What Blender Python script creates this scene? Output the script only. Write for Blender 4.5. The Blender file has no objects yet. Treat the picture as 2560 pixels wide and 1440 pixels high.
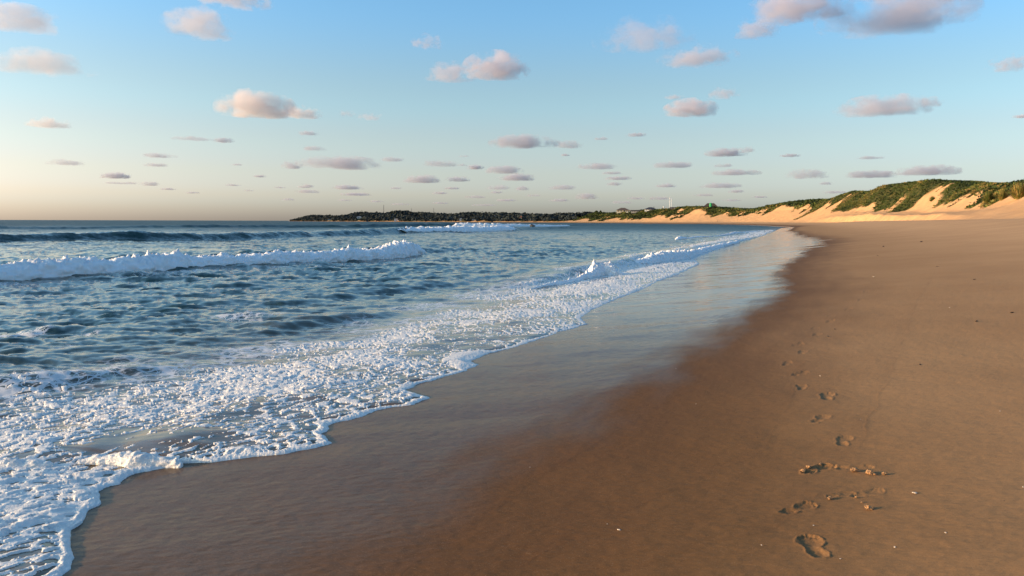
import bpy, bmesh, math, random
import numpy as np
from mathutils import Vector, Matrix
random.seed(7)
R = math.radians
scene = bpy.context.scene
COL = scene.collection
sst = lambda a, b, x: (lambda t: t*t*(3-2*t))(np.clip((np.asarray(x, float)-a)/(b-a), 0, 1))

# ------------------------------------------------------------------ camera
F_PX = 1934.0                       # focal length in pixels of a 2560 wide frame
PITCH = math.atan((720-553.2)/F_PX)
ROLL = math.atan(0.00313)
CAM_Z = 2.135
fwd = np.array([0, math.cos(PITCH), -math.sin(PITCH)])
rt0 = np.array([1.0, 0, 0]); up0 = np.cross(rt0, fwd)
rgt = rt0*math.cos(ROLL)+up0*math.sin(ROLL)
upv = up0*math.cos(ROLL)-rt0*math.sin(ROLL)
cam_d = bpy.data.cameras.new('camera'); cam = bpy.data.objects.new('camera', cam_d); COL.objects.link(cam)
cam_d.sensor_fit = 'HORIZONTAL'; cam_d.sensor_width = 36.0; cam_d.lens = 36.0*F_PX/2560
cam_d.clip_start = 0.05; cam_d.clip_end = 200000
M = Matrix(((rgt[0], upv[0], -fwd[0], 0), (rgt[1], upv[1], -fwd[1], 0), (rgt[2], upv[2], -fwd[2], CAM_Z), (0, 0, 0, 1)))
cam.matrix_world = M
scene.camera = cam

def ray(px, py):
    v = fwd + rgt*((px-1280)/F_PX) - upv*((py-720)/F_PX)
    return v/np.linalg.norm(v)
def hit(px, py, z=0.0):
    v = ray(px, py); t = (z-CAM_Z)/v[2]
    return np.array([v[0]*t, v[1]*t, z])
def az_of(px): 
    v = ray(px, 553); return math.atan2(v[0], v[1])

# ------------------------------------------------------------------ shore frame
TH = R(20.5)
TX, TY = math.sin(TH), math.cos(TH)       # along the shore
NX, NY = math.cos(TH), -math.sin(TH)      # inland
S_OFF = 6.3
def us_of(x, y): return x*TX+y*TY, x*NX+y*NY+S_OFF
def xy_of(u, s): return u*TX+(s-S_OFF)*NX, u*TY+(s-S_OFF)*NY
def beach_z(s):
    s = np.asarray(s, float)
    a = np.where(s > 0, 0.078*s+0.0011*s*s, 0.085*s)
    a = np.maximum(a, -1.6)
    top = 2.56-0.018*(s-24.5)
    k = 0.12
    return -k*np.log(np.exp(-np.clip(a, -9, 9)/k)+np.exp(-np.clip(top, 1.9, 9)/k))*1.0
def hit_beach(px, py):
    v = ray(px, py); z = 0.2
    for _ in range(25):
        t = (z-CAM_Z)/v[2]; x, y = v[0]*t, v[1]*t
        u, s = us_of(x, y); z = 0.5*z+0.5*float(beach_z(s))
    return np.array([x, y, float(beach_z(s))])

# ------------------------------------------------------------------ noise (numpy)
_rng = np.random.RandomState(3)
_P = _rng.permutation(256); _P = np.concatenate([_P, _P, _P])
_A = _rng.rand(256)*2*np.pi; _G = np.stack([np.cos(_A), np.sin(_A)], 1)
def pn(x, y, seed=0):
    x = np.asarray(x, float)+seed*17.31; y = np.asarray(y, float)+seed*9.77
    xi = np.floor(x).astype(np.int64); yi = np.floor(y).astype(np.int64)
    fx = x-xi; fy = y-yi; xi &= 255; yi &= 255
    ux = fx*fx*fx*(fx*(fx*6-15)+10); uy = fy*fy*fy*(fy*(fy*6-15)+10)
    def g(ix, iy, dx, dy):
        h = _P[_P[ix & 255]+(iy & 255)]; q = _G[h]; return q[..., 0]*dx+q[..., 1]*dy
    a = g(xi, yi, fx, fy); b = g(xi+1, yi, fx-1, fy); c = g(xi, yi+1, fx, fy-1); d = g(xi+1, yi+1, fx-1, fy-1)
    return ((a+(b-a)*ux)*(1-uy)+(c+(d-c)*ux)*uy)*1.5
def fbm(x, y, o=4, seed=0, g=0.5, l=2.03):
    s = 0; a = 1; t = 0
    for i in range(o):
        s = s+a*pn(x, y, seed+i*3); t += a; a *= g; x = x*l; y = y*l
    return s/t
def billow(x, y, o=4, seed=0, g=0.5, l=2.07):
    s = 0; a = 1; t = 0
    for i in range(o):
        s = s+a*np.abs(pn(x, y, seed+i*3)); t += a; a *= g; x = x*l; y = y*l
    return s/t
def hash01(i, j, k):
    return _P[(_P[(_P[i & 255]+j) & 255]+k) & 255]/255.0
def worley(x, y, seed=0):
    x = np.asarray(x, float); y = np.asarray(y, float)
    xi = np.floor(x).astype(np.int64); yi = np.floor(y).astype(np.int64)
    f1 = np.full(x.shape, 9.0); f2 = np.full(x.shape, 9.0)
    for di in (-1, 0, 1):
        for dj in (-1, 0, 1):
            a = xi+di; b = yi+dj
            d = np.hypot(a+hash01(a, b, seed)-x, b+hash01(a, b, seed+57)-y)
            f2 = np.minimum(f2, np.maximum(f1, d)); f1 = np.minimum(f1, d)
    return f1, f2

# ------------------------------------------------------------------ mesh helpers
def link(name, me, mat=None, parent=None):
    o = bpy.data.objects.new(name, me); COL.objects.link(o)
    if mat is not None and me is not None: me.materials.append(mat)
    if parent is not None: o.parent = parent
    return o
def mesh_np(name, V, Fq, mat, attrs=None, smooth=True, parent=None):
    V = np.ascontiguousarray(V, dtype=np.float32); Fq = np.ascontiguousarray(Fq, dtype=np.int32)
    me = bpy.data.meshes.new(name); n = len(Fq); k = Fq.shape[1]
    me.vertices.add(len(V)); me.vertices.foreach_set('co', V.ravel())
    me.loops.add(n*k); me.loops.foreach_set('vertex_index', Fq.ravel())
    me.polygons.add(n); me.polygons.foreach_set('loop_start', np.arange(0, n*k, k, dtype=np.int32))
    me.polygons.foreach_set('use_smooth', np.full(n, smooth, dtype=bool))
    me.update(calc_edges=True)
    for an, av in (attrs or {}).items():
        at = me.attributes.new(an, 'FLOAT', 'POINT'); at.data.foreach_set('value', np.ascontiguousarray(av, dtype=np.float32))
    return link(name, me, mat, parent)
def grid_faces(nr, nc, off=0):
    i = np.arange(nr-1)[:, None]*nc+np.arange(nc-1)[None, :]
    return np.stack([i, i+1, i+nc+1, i+nc], -1).reshape(-1, 4)+off
def compact(V, Fq, attrs=None):
    used = np.unique(Fq); m = np.full(len(V), -1); m[used] = np.arange(len(used))
    return V[used], m[Fq], {k: a[used] for k, a in (attrs or {}).items()}
def tag(o, label=None, cat=None, group=None, kind=None):
    if label: o['label'] = label
    if cat: o['category'] = cat
    if group: o['group'] = group
    if kind: o['kind'] = kind
    return o
def empty(name, loc, rz=0.0):
    o = bpy.data.objects.new(name, None); COL.objects.link(o); o.location = loc; o.rotation_euler = (0, 0, rz); o.empty_display_size = 0.2
    return o
def bm_obj(name, bm, mat, parent=None, smooth=False):
    me = bpy.data.meshes.new(name); bm.normal_update(); bm.to_mesh(me); bm.free()
    if smooth:
        for p in me.polygons: p.use_smooth = True
    return link(name, me, mat, parent)
def bbox(bm, x0, x1, y0, y1, z0, z1, bev=0.0):
    r = bmesh.ops.create_cube(bm, size=1.0)
    for v in r['verts']:
        v.co = Vector((x0+(v.co.x+.5)*(x1-x0), y0+(v.co.y+.5)*(y1-y0), z0+(v.co.z+.5)*(z1-z0)))
    return r['verts']
def bcyl(bm, x, y, z0, z1, r0, r1, n=12):
    m = Matrix.Translation((x, y, (z0+z1)/2))
    bmesh.ops.create_cone(bm, cap_ends=True, segments=n, radius1=r0, radius2=r1, depth=z1-z0, matrix=m)
def btube(bm, a, b, r0, r1, n=6):
    a = Vector(a); b = Vector(b); d = b-a
    m = Matrix.Translation((a+b)/2) @ d.to_track_quat('Z', 'Y').to_matrix().to_4x4()
    bmesh.ops.create_cone(bm, cap_ends=True, segments=n, radius1=r0, radius2=r1, depth=d.length, matrix=m)
def bhip(bm, x0, x1, y0, y1, z0, z1, ridge):
    cy = (y0+y1)/2; cx = (x0+x1)/2
    v = [bm.verts.new(p) for p in ((x0, y0, z0), (x1, y0, z0), (x1, y1, z0), (x0, y1, z0), (cx-ridge/2, cy, z1), (cx+ridge/2, cy, z1))]
    for f in ((0, 1, 5, 4), (1, 2, 5), (2, 3, 4, 5), (3, 0, 4), (3, 2, 1, 0)): bm.faces.new([v[i] for i in f])

# ------------------------------------------------------------------ node helpers
class NT:
    def __init__(s, name):
        s.m = bpy.data.materials.new(name); s.m.use_nodes = True; s.t = s.m.node_tree; s.t.nodes.clear()
        s.out = s.t.nodes.new('ShaderNodeOutputMaterial')
    def n(s, ty, **kw):
        d = s.t.nodes.new(ty)
        for k, v in kw.items(): setattr(d, k, v)
        return d
    def l(s, a, b): s.t.links.new(a, b)
    def setv(s, sock, v):
        if hasattr(v, 'links') or isinstance(v, bpy.types.NodeSocket): s.l(v, sock)
        else: sock.default_value = v
    def math(s, op, a, b=0.0, c=None, clamp=False):
        d = s.n('ShaderNodeMath', operation=op, use_clamp=clamp); s.setv(d.inputs[0], a); s.setv(d.inputs[1], b)
        if c is not None: s.setv(d.inputs[2], c)
        return d.outputs[0]
    def vm(s, op, a, b=(0, 0, 0)):
        d = s.n('ShaderNodeVectorMath', operation=op); s.setv(d.inputs[0], a); s.setv(d.inputs[1], b); return d.outputs[0]
    def scale(s, a, f):
        d = s.n('ShaderNodeVectorMath', operation='SCALE'); s.setv(d.inputs[0], a); s.setv(d.inputs['Scale'], f); return d.outputs[0]
    def noise(s, vec, scale, detail=3, rough=0.5, col=False, dist=0.0):
        d = s.n('ShaderNodeTexNoise'); s.setv(d.inputs['Vector'], vec); d.inputs['Scale'].default_value = scale
        d.inputs['Detail'].default_value = detail; d.inputs['Roughness'].default_value = rough; d.inputs['Distortion'].default_value = dist
        return d.outputs['Color'] if col else d.outputs['Fac']
    def ramp(s, f, a, b, lo=0.0, hi=1.0):
        d = s.n('ShaderNodeMapRange', interpolation_type='SMOOTHSTEP'); s.setv(d.inputs[0], f)
        d.inputs[1].default_value = a; d.inputs[2].default_value = b; d.inputs[3].default_value = lo; d.inputs[4].default_value = hi
        return d.outputs[0]
    def mix(s, f, a, b):
        d = s.n('ShaderNodeMix', data_type='RGBA'); s.setv(d.inputs['Factor'], f)
        for k, v in ((6, a), (7, b)):
            if isinstance(v, tuple): d.inputs[k].default_value = v if len(v) == 4 else v+(1,)
            else: s.l(v, d.inputs[k])
        return d.outputs[2]
    def attr(s, name):
        return s.n('ShaderNodeAttribute', attribute_name=name).outputs['Fac']
    def pos(s): return s.n('ShaderNodeNewGeometry').outputs['Position']
    def obj(s): return s.n('ShaderNodeTexCoord').outputs['Object']
    def bump(s, h, strength, dist, normal=None):
        d = s.n('ShaderNodeBump'); s.l(h, d.inputs['Height']); d.inputs['Strength'].default_value = strength; d.inputs['Distance'].default_value = dist
        if normal is not None: s.l(normal, d.inputs['Normal'])
        return d.outputs[0]
    def bsdf(s, col, rough=0.6, spec=0.5, normal=None, **kw):
        d = s.n('ShaderNodeBsdfPrincipled')
        if isinstance(col, tuple): d.inputs['Base Color'].default_value = col if len(col) == 4 else col+(1,)
        else: s.l(col, d.inputs['Base Color'])
        s.setv(d.inputs['Roughness'], rough); s.setv(d.inputs['Specular IOR Level'], spec)
        if normal is not None: s.l(normal, d.inputs['Normal'])
        for k, v in kw.items(): s.setv(d.inputs[k.replace('_', ' ')], v)
        s.l(d.outputs[0], s.out.inputs['Surface'])
        return d
def simple_mat(name, col, rough=0.7, var=0.25, scale=4.0, spec=0.3):
    t = NT(name); p = t.obj()
    n = t.noise(p, scale, 4)
    c = t.mix(t.ramp(n, .3, .7), tuple(x*(1-var) for x in col), tuple(min(1, x*(1+var)) for x in col))
    t.bsdf(c, rough, spec, t.bump(t.noise(p, scale*6, 3), .25, .05/scale))
    return t.m

# ------------------------------------------------------------------ light and sky
SUN_AZ, SUN_EL = R(-94), R(8.0)
SUN_STRENGTH, SKY_STRENGTH = 3.2, 0.15
sd = Vector((math.sin(SUN_AZ)*math.cos(SUN_EL), math.cos(SUN_AZ)*math.cos(SUN_EL), math.sin(SUN_EL)))
sun_d = bpy.data.lights.new('sun', 'SUN'); sun = bpy.data.objects.new('sun', sun_d); COL.objects.link(sun)
sun_d.energy = SUN_STRENGTH; sun_d.angle = R(0.6); sun_d.color = (1.0, 0.66, 0.36)
sun.rotation_euler = sd.to_track_quat('Z', 'Y').to_euler()
w = bpy.data.worlds.new('World'); scene.world = w; w.use_nodes = True
nt = w.node_tree; nt.nodes.clear()
wo = nt.nodes.new('ShaderNodeOutputWorld'); bg = nt.nodes.new('ShaderNodeBackground'); sky = nt.nodes.new('ShaderNodeTexSky')
sky.sky_type = 'NISHITA'; sky.sun_disc = False; sky.sun_elevation = SUN_EL; sky.sun_rotation = SUN_AZ
sky.altitude = 0; sky.air_density = 0.6; sky.dust_density = 1.5; sky.ozone_density = 2.0
# colour balance of the sky with height above the horizon
tc = nt.nodes.new('ShaderNodeTexCoord'); sx = nt.nodes.new('ShaderNodeSeparateXYZ'); nt.links.new(tc.outputs['Generated'], sx.inputs[0])
cr = nt.nodes.new('ShaderNodeValToRGB'); cr.color_ramp.interpolation = 'EASE'; nt.links.new(sx.outputs['Z'], cr.inputs[0])
stops = [(0.0, (1.20, 1.07, 1.10)), (0.02, (1.22, 1.05, 1.02)), (0.035, (1.29, 1.02, .90)), (0.065, (1.33, 1.01, .79)), (0.10, (1.35, 1.06, 0.78)), (0.15, (1.30, 1.16, 0.86)), (0.27, (1.08, 1.34, 1.22)), (1.0, (0.9, 1.2, 1.3))]
for i, (p, c) in enumerate(stops):
    e = cr.color_ramp.elements[i] if i < 2 else cr.color_ramp.elements.new(p)
    e.position = p; e.color = tuple(v/2 for v in c)+(1,)
vmul = nt.nodes.new('ShaderNodeVectorMath'); vmul.operation = 'MULTIPLY'; nt.links.new(sky.outputs[0], vmul.inputs[0]); nt.links.new(cr.outputs[0], vmul.inputs[1])
vsc = nt.nodes.new('ShaderNodeVectorMath'); vsc.operation = 'SCALE'; vsc.inputs['Scale'].default_value = 2.0; nt.links.new(vmul.outputs[0], vsc.inputs[0])
nt.links.new(vsc.outputs[0], bg.inputs[0]); bg.inputs[1].default_value = SKY_STRENGTH
nt.links.new(bg.outputs[0], wo.inputs[0])
vs = scene.view_settings; vs.view_transform = 'Standard'; vs.look = 'None'; vs.gamma = 1.0; vs.exposure = 1.0

#CLOUDS-BEGIN
# ------------------------------------------------------------------ clouds: closed hulls filled with cloud volume
def cloud_mat(dens, thr, nscale, col=(0.88, 0.84, 0.88, 1)):
    t = NT('cloud_vapour'); t.m.volume_intersection_method = 'FAST' if hasattr(t.m, 'volume_intersection_method') else None
    p = t.obj()                                   # object space: hull is about a unit ball
    d = t.n('ShaderNodeVectorMath', operation='LENGTH'); t.l(p, d.inputs[0])
    info = t.n('ShaderNodeObjectInfo').outputs['Random']
    pw = t.n('ShaderNodeVectorMath', operation='MULTIPLY_ADD'); t.l(t.pos(), pw.inputs[0]); pw.inputs[1].default_value = (nscale, nscale, nscale*1.3)
    cb = t.n('ShaderNodeCombineXYZ'); t.l(t.math('MULTIPLY', info, 60.0), cb.inputs[0]); t.l(cb.outputs[0], pw.inputs[2])
    n = t.noise(pw.outputs[0], 1.0, 6.0, 0.66)
    f = t.math('ADD', t.math('SUBTRACT', 1.0, d.outputs['Value']), t.math('MULTIPLY', t.math('SUBTRACT', n, 0.5), 3.4))
    den = t.math('MULTIPLY', t.ramp(f, thr, thr+0.38), dens)
    v = t.n('ShaderNodeVolumePrincipled'); v.inputs['Color'].default_value = col
    t.l(den, v.inputs['Density']); v.inputs['Anisotropy'].default_value = 0.1
    t.l(v.outputs[0], t.out.inputs['Volume'])
    try: t.m.cycles.homogeneous_volume = False; 
    except Exception: pass
    return t.m
CLOUD_ALT = 900.0
_cloud_cache = {}
def cloud(px, py, wpx, hpx, label, dens=1.0, thr=0.12, tilt=0.0):
    v = ray(px, py); el = math.asin(v[2]); dist = CLOUD_ALT/math.sin(el); 
    W = wpx/F_PX*dist*.90; H = hpx/F_PX*dist*.76; 
    key = (round(math.log(W)*1.5), dens, thr, py < 320, py < 310 and px < 800)
    if key not in _cloud_cache:
        sc = math.exp(key[0]/1.5)
        _cloud_cache[key] = cloud_mat(dens*4.2/sc, thr+.06, 4.2/sc, (.91, .85, .85, 1) if (py < 310 and px < 800) else (.79, .75, .82, 1) if py < 320 else (.62, .63, .73, 1))
    bm = bmesh.new(); bmesh.ops.create_icosphere(bm, subdivisions=3, radius=1.0)
    for q in bm.verts:
        if q.co.z < -0.35: q.co.z = -0.35-(q.co.z+0.35)*-0.15
    o = bm_obj('cloud', bm, _cloud_cache[key], None, True)
    c = np.array([0, 0, CAM_Z])+v*dist
    o.location = c - np.array([0, 0, H*0.18]); o.scale = (W*.56, W*0.40, H*0.74)
    o.rotation_euler = (0, tilt, -math.atan2(v[0], v[1]))
    tag(o, label, 'cloud', 'clouds in the evening sky')
    return o
CLOUDS = [
 (40, 42, 190, 66, 'soft peach cloud cut by the left edge near the top', .55, .05),
 (85, 150, 250, 62, 'long peach grey cloud with a peak, cut by the left edge', .7, .10),
 (495, 55, 165, 90, 'soft round peach cloud at upper left', .6, .05),
 (590, -4, 170, 40, 'faint pinkish cloud cut by the top edge at upper left', .45, .10),
 (640, 258, 190, 82, 'large peach lit cumulus low in the left half of the sky', 1.25, .0),
 (745, 278, 120, 40, 'blue grey ragged tail right of the large peach cumulus', .8, .18),
 (122, 306, 95, 28, 'small flat peach cloud near the left edge', .6, .10),
 (1070, 102, 90, 46, 'thin mauve wisp up left of the double lobed cloud', .35, .22),
 (1240, 162, 175, 84, 'mauve round lobed cloud high above the middle of the bay', .85, .05),
 (1125, 178, 130, 62, 'lower mauve lobe on the left of the round lobed cloud', .6, .14),
 (1610, 82, 250, 98, 'large thin mauve veil right of the top centre', .30, .16),
 (1745, 138, 195, 62, 'pink grey cloud below the large thin veil', .6, .12),
 (1890, 70, 110, 56, 'small mauve puff hanging below the upper right clouds', .45, .08),
 (1990, 14, 240, 80, 'pink grey cloud cut by the top edge, left of the largest one', .8, .08),
 (2240, 20, 330, 120, 'largest pink grey cloud cut by the top edge at upper right', 1.0, .03),
 (1728, 268, 138, 54, 'oval pinkish cloud right of centre at mid height', .9, .05),
 (1808, 230, 85, 40, 'torn grey wisp above the oval pinkish cloud', .35, .22),
 (1682, 242, 60, 12, 'thin grey streak left of the torn wisp', .4, .12),
 (2210, 262, 215, 56, 'pointed lens shaped pink cloud in the right half', .9, .05),
 (2330, 254, 52, 28, 'small grey puff right of the lens shaped cloud', .4, .12),
 (2530, 155, 100, 46, 'faint grey wisp at the right edge', .35, .20),
 (2556, 290, 40, 10, 'tiny grey streak at the right edge at mid height', .5, .1),
 (1310, 352, 180, 42, 'long mauve cloud in the centre of the sky', .95, .05),
 (1420, 360, 80, 26, 'ragged grey end of the long mauve cloud', .6, .16),
 (850, 406, 220, 40, 'wide grey mauve cloud left of centre above the headland', .95, .06),
 (728, 412, 60, 24, 'ragged small puff left of the wide grey mauve cloud', .6, .12),
 (865, 282, 50, 22, 'thin blue grey wisp right of the peach cumulus', .3, .24),
 (925, 290, 70, 26, 'faintest blue grey wisp left of the sky centre', .22, .24),
 (480, 346, 95, 11, 'long thin grey streak left of the small dark puff', .5, .1),
 (558, 350, 50, 15, 'small dark puff under the peach cumulus', .7, .05),
 (770, 332, 55, 14, 'small grey cloud below the tail of the peach cumulus', .55, .08),
 (780, 370, 72, 15, 'thin grey cloud above the wide grey mauve one', .55, .1),
 (395, 388, 85, 13, 'upper of two thin grey clouds in the left sky', .55, .1), (390, 411, 62, 12, 'lower of two thin grey clouds in the left sky', .55, .1),
 (162, 405, 92, 17, 'thin grey cloud with a bump near the left edge', .6, .08), (290, 438, 68, 19, 'dark little lens cloud low at the left', .7, .06),
 (980, 398, 68, 14, 'flat grey cloud right of the wide grey mauve one', .55, .08), (1098, 408, 105, 20, 'long flat grey cloud left of the stacked pair', .6, .06), (1188, 417, 46, 16, 'small rounded grey cloud next to the stacked pair', .7, .05),
 (1055, 447, 105, 26, 'pinkish grey lumpy cloud below the long flat one', .75, .06), (1145, 447, 66, 17, 'pair of little grey puffs right of the lumpy cloud', .6, .1), (1262, 424, 100, 26, 'upper cloud of the stacked pair in the centre', .85, .05), (1292, 442, 108, 24, 'lower cloud of the stacked pair in the centre', .85, .05),
 (1495, 415, 112, 20, 'long grey cloud right of the stacked pair', .7, .06), (1683, 411, 105, 20, 'grey two humped cloud in the right half low down', .85, .05), (1815, 380, 105, 25, 'dark grey cloud with a torn right end', .8, .06), (1868, 373, 50, 20, 'torn thin end right of the dark grey cloud', .35, .18),
 (1838, 430, 125, 18, 'longest flat grey cloud low in the right half', .75, .05), (2020, 434, 110, 30, 'loose group of thin grey clouds above the dunes', .5, .14), (2180, 435, 120, 22, 'mauve grey flat cloud above the middle dunes', .75, .06), (2322, 425, 145, 28, 'slanting grey cloud above the highest dune', .7, .06),
 (870, 468, 84, 14, 'grey cloud low above the left headland, upper one', .75, .05), (890, 485, 82, 10, 'grey streak low above the left headland, lower one', .7, .05),
 (2250, 28, 1, 1, '', 0, 0),
]
SMALL = [(375, 459, 42, 13), (420, 472, 40, 7), (305, 457, 85, 7), (765, 465, 45, 12), (768, 478, 62, 11), (720, 498, 40, 7), (593, 411, 30, 6), (650, 440, 36, 8), (582, 462, 40, 7), (480, 481, 36, 6), (1245, 468, 66, 15), (1305, 470, 40, 15), (1405, 468, 82, 15), (1530, 432, 62, 9), (1545, 445, 72, 12), (1535, 459, 44, 12), (1590, 336, 58, 12), (1505, 346, 40, 9), (1413, 387, 26, 8),
 (1975, 388, 50, 10), (1808, 413, 50, 11), (1665, 463, 56, 13), (1800, 463, 105, 17), (2175, 394, 64, 9), (2065, 458, 36, 8), (1465, 490, 66, 20), (1650, 495, 60, 10), (1130, 470, 50, 8), (1100, 482, 42, 8), (990, 470, 36, 7), (1190, 492, 60, 8), (1265, 500, 60, 8), (1330, 488, 50, 7), (860, 500, 40, 6), (940, 503, 44, 6), (1000, 510, 60, 7), (1100, 507, 50, 6), (1210, 512, 70, 7), (1400, 500, 60, 9), (1560, 505, 70, 9), (1590, 495, 50, 8), (1760, 487, 56, 8), (1840, 478, 44, 9), (2090, 480, 60, 8), (1240, 480, 40, 8), (700, 468, 30, 6), (620, 476, 26, 5), (1155, 412, 26, 7), (1160, 390, 30, 6), (1830, 500, 50, 7), (1900, 492, 40, 6)]
for a in CLOUDS:
    if a[5]: cloud(*a)
for i, (a, b, c, d) in enumerate(SMALL): cloud(a, b, c, d, 'one of many small flat grey clouds low over the horizon', .55, .06)
#CLOUDS-END
#PART3
# ------------------------------------------------------------------ traced shore features -> (u, s)
def trace(pts, jitter=0.0):
    A = []
    for px, py in pts:
        h = hit_beach(px, py)
        if h[2] < .02: h = hit(px, py, .02)
        A.append(us_of(h[0], h[1]))
    A = np.array(sorted(A)); return A[:, 0], A[:, 1]
EDGE = [(60, 1500), (150, 1440), (188, 1380), (178, 1325), (240, 1265), (262, 1222), (345, 1185), (452, 1158), (520, 1156), (640, 1141), (720, 1133), (790, 1120), (825, 1108), (800, 1085), (835, 1062), (900, 1042),
        (960, 1022), (1030, 1012), (1070, 994), (1010, 976), (1040, 962), (1110, 943), (1165, 927), (1194, 912), (1175, 905), (1215, 885), (1290, 868), (1345, 848), (1400, 830), (1468, 810), (1450, 795), (1480, 775),
        (1540, 748), (1610, 722), (1645, 703), (1690, 688), (1750, 660), (1735, 648), (1780, 630), (1830, 612), (1900, 592), (1935, 578), (1950, 570)]
BACK = [(-300, 1010), (0, 985), (150, 965), (300, 948), (450, 920), (600, 900), (760, 872), (900, 850), (1050, 805), (1150, 770), (1250, 735), (1340, 708), (1420, 698), (1480, 686), (1560, 660), (1640, 642), (1740, 612), (1830, 590), (1900, 575)]
WET = [(700, 1560), (900, 1420), (1050, 1330), (1120, 1235), (1240, 1140), (1370, 1065), (1500, 1000), (1610, 955), (1650, 915), (1700, 885), (1770, 840), (1850, 790), (1925, 745), (1948, 715), (1935, 690), (1960, 660), (2000, 640), (2025, 620), (2062, 604), (2035, 597), (2010, 592), (1990, 585), (1980, 578)]
eu, es = trace(EDGE); bu, bs = trace(BACK); wu, ws = trace(WET)
def s_edge(u):
    b = np.interp(u, eu, es)
    k = sst(55, 25, u)
    return b + k*(0.11*(0.33-np.abs(pn(u/0.42, u*0+3.3, 5)))+0.04*(0.3-np.abs(pn(u/0.17, u*0+7.7, 6)))) + 0.5*sst(40, 90, u)*fbm(u/9, u*0+1.5, 3, 8)
def s_back(u): return np.interp(u, bu, bs)
def s_wet(u): return np.interp(u, wu, ws)

# ------------------------------------------------------------------ wave tiles (FFT)
def wave_tile(N, L, lam_lo, lam_hi, wdir, spread, seed, chop, pw_=3.3):
    r = np.random.RandomState(seed)
    k1 = 2*np.pi*np.fft.fftfreq(N, L/N); kx, ky = np.meshgrid(k1, k1, indexing='xy'); k = np.hypot(kx, ky); k[0, 0] = 1
    c = (kx*math.sin(wdir)+ky*math.cos(wdir))/k
    P = k**-pw_*(0.025+np.maximum(c, 0)**spread+0.35*np.maximum(-c, 0)**spread)
    P *= np.exp(-(2*np.pi/lam_hi/k)**4)*np.exp(-(k*lam_lo/(2*np.pi))**4); P[0, 0] = 0
    H = np.sqrt(P)*(r.randn(N, N)+1j*r.randn(N, N))
    h = np.fft.ifft2(H).real; s = 1/h.std()
    dx = np.fft.ifft2(-1j*kx/k*H).real*s*chop; dy = np.fft.ifft2(-1j*ky/k*H).real*s*chop
    return h*s, dx, dy, N, L
WDIR = R(100)
T1 = wave_tile(1024, 53.0, 0.22, 3.2, R(168), 4.0, 11, 1.1, 2.8)
T0 = wave_tile(512, 97.0, 1.5, 14.0, R(112), 2.0, 13, 0.8)
T2 = wave_tile(512, 13.7, 0.09, 1.1, R(186), 3.0, 23, 0.8)
T3 = wave_tile(256, 410.0, 9.0, 60.0, WDIR, 4.0, 31, 0.6)
def samp(T, x, y, k=0):
    A = T[k]; N, L = T[3], T[4]
    gx = (x/L*N) % N; gy = (y/L*N) % N
    i = np.floor(gx).astype(int); j = np.floor(gy).astype(int); fx = gx-i; fy = gy-j
    i %= N; j %= N; i2 = (i+1) % N; j2 = (j+1) % N
    return (A[j, i]*(1-fx)+A[j, i2]*fx)*(1-fy)+(A[j2, i]*(1-fx)+A[j2, i2]*fx)*fy

# swells: toe line pixels + crest height; front / back width
def swell_line(pts, back):
    A = []
    for px, py, h in pts:
        p = hit(px, py, 0.0); u, s = us_of(p[0], p[1]); A.append((u, s, h))
    A = np.array(sorted(A)); return A[:, 0], A[:, 1], A[:, 2], back
SWELLS = [
 swell_line([(-420, 730, .5), (0, 706, .5), (250, 690, .5), (500, 674, .52), (700, 662, .52), (900, 650, .55), (1000, 645, .55), (1075, 634, .45), (1160, 628, .2), (1260, 622, .0)], 3.2),
 swell_line([(-500, 618, .8), (0, 608, .78), (250, 604, .72), (480, 601, .88), (700, 596, .8), (900, 589, .85), (1000, 585, 1.05), (1150, 582, 1.0), (1290, 577, 1.0), (1400, 572, .5), (1480, 568, 0)], 9.0),
 swell_line([(300, 571, .5), (700, 569, .7), (900, 569, .9), (1050, 568, 1.2), (1150, 567.5, 1.3), (1300, 567, 1.1), (1420, 565, .7), (1500, 562, 0)], 16.0),
 swell_line([(700, 765, 0), (900, 742, .10), (1100, 720, .12), (1300, 690, .10), (1450, 665, 0)], 2.0),
 swell_line([(650, 845, 0), (760, 822, .10), (860, 806, .13), (960, 795, .10), (1050, 780, 0)], .9),
 swell_line([(1250, 726, 0), (1340, 716, .08), (1440, 698, .2), (1520, 682, .34), (1600, 667, .4), (1690, 652, .42), (1760, 628, .3), (1850, 606, .25), (1920, 590, 0)], 1.9),
 swell_line([(-100, 985, .07), (110, 968, .10), (250, 956, .10), (330, 945, .07), (450, 930, .05), (550, 915, 0)], .6),
]
def swells(u, s, only=None):
    z = np.zeros(np.shape(u))
    for k, (cu, cs, ch, wb) in enumerate(SWELLS):
        h = np.interp(u, cu, ch, left=ch[0] if ch[0] > .3 else 0, right=0.0)
        wf = 0.25+h*1.5
        c = np.interp(u, cu, cs)-wf*(1.75 if k == 0 else 1.2)+0.10*h*pn(u/4.0, u*0+k*3.1, k)*3
        d = s-c
        z = z+np.where(d > 0, h*np.exp(-(d/wf)**2*1.1), h*np.exp(-(d/wb)**2))*(1+0.25*pn(u/3.0, d*0+k, 40+k))
    return z
def depth_amp(s):
    return sst(-0.2, -9.0, s)
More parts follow.
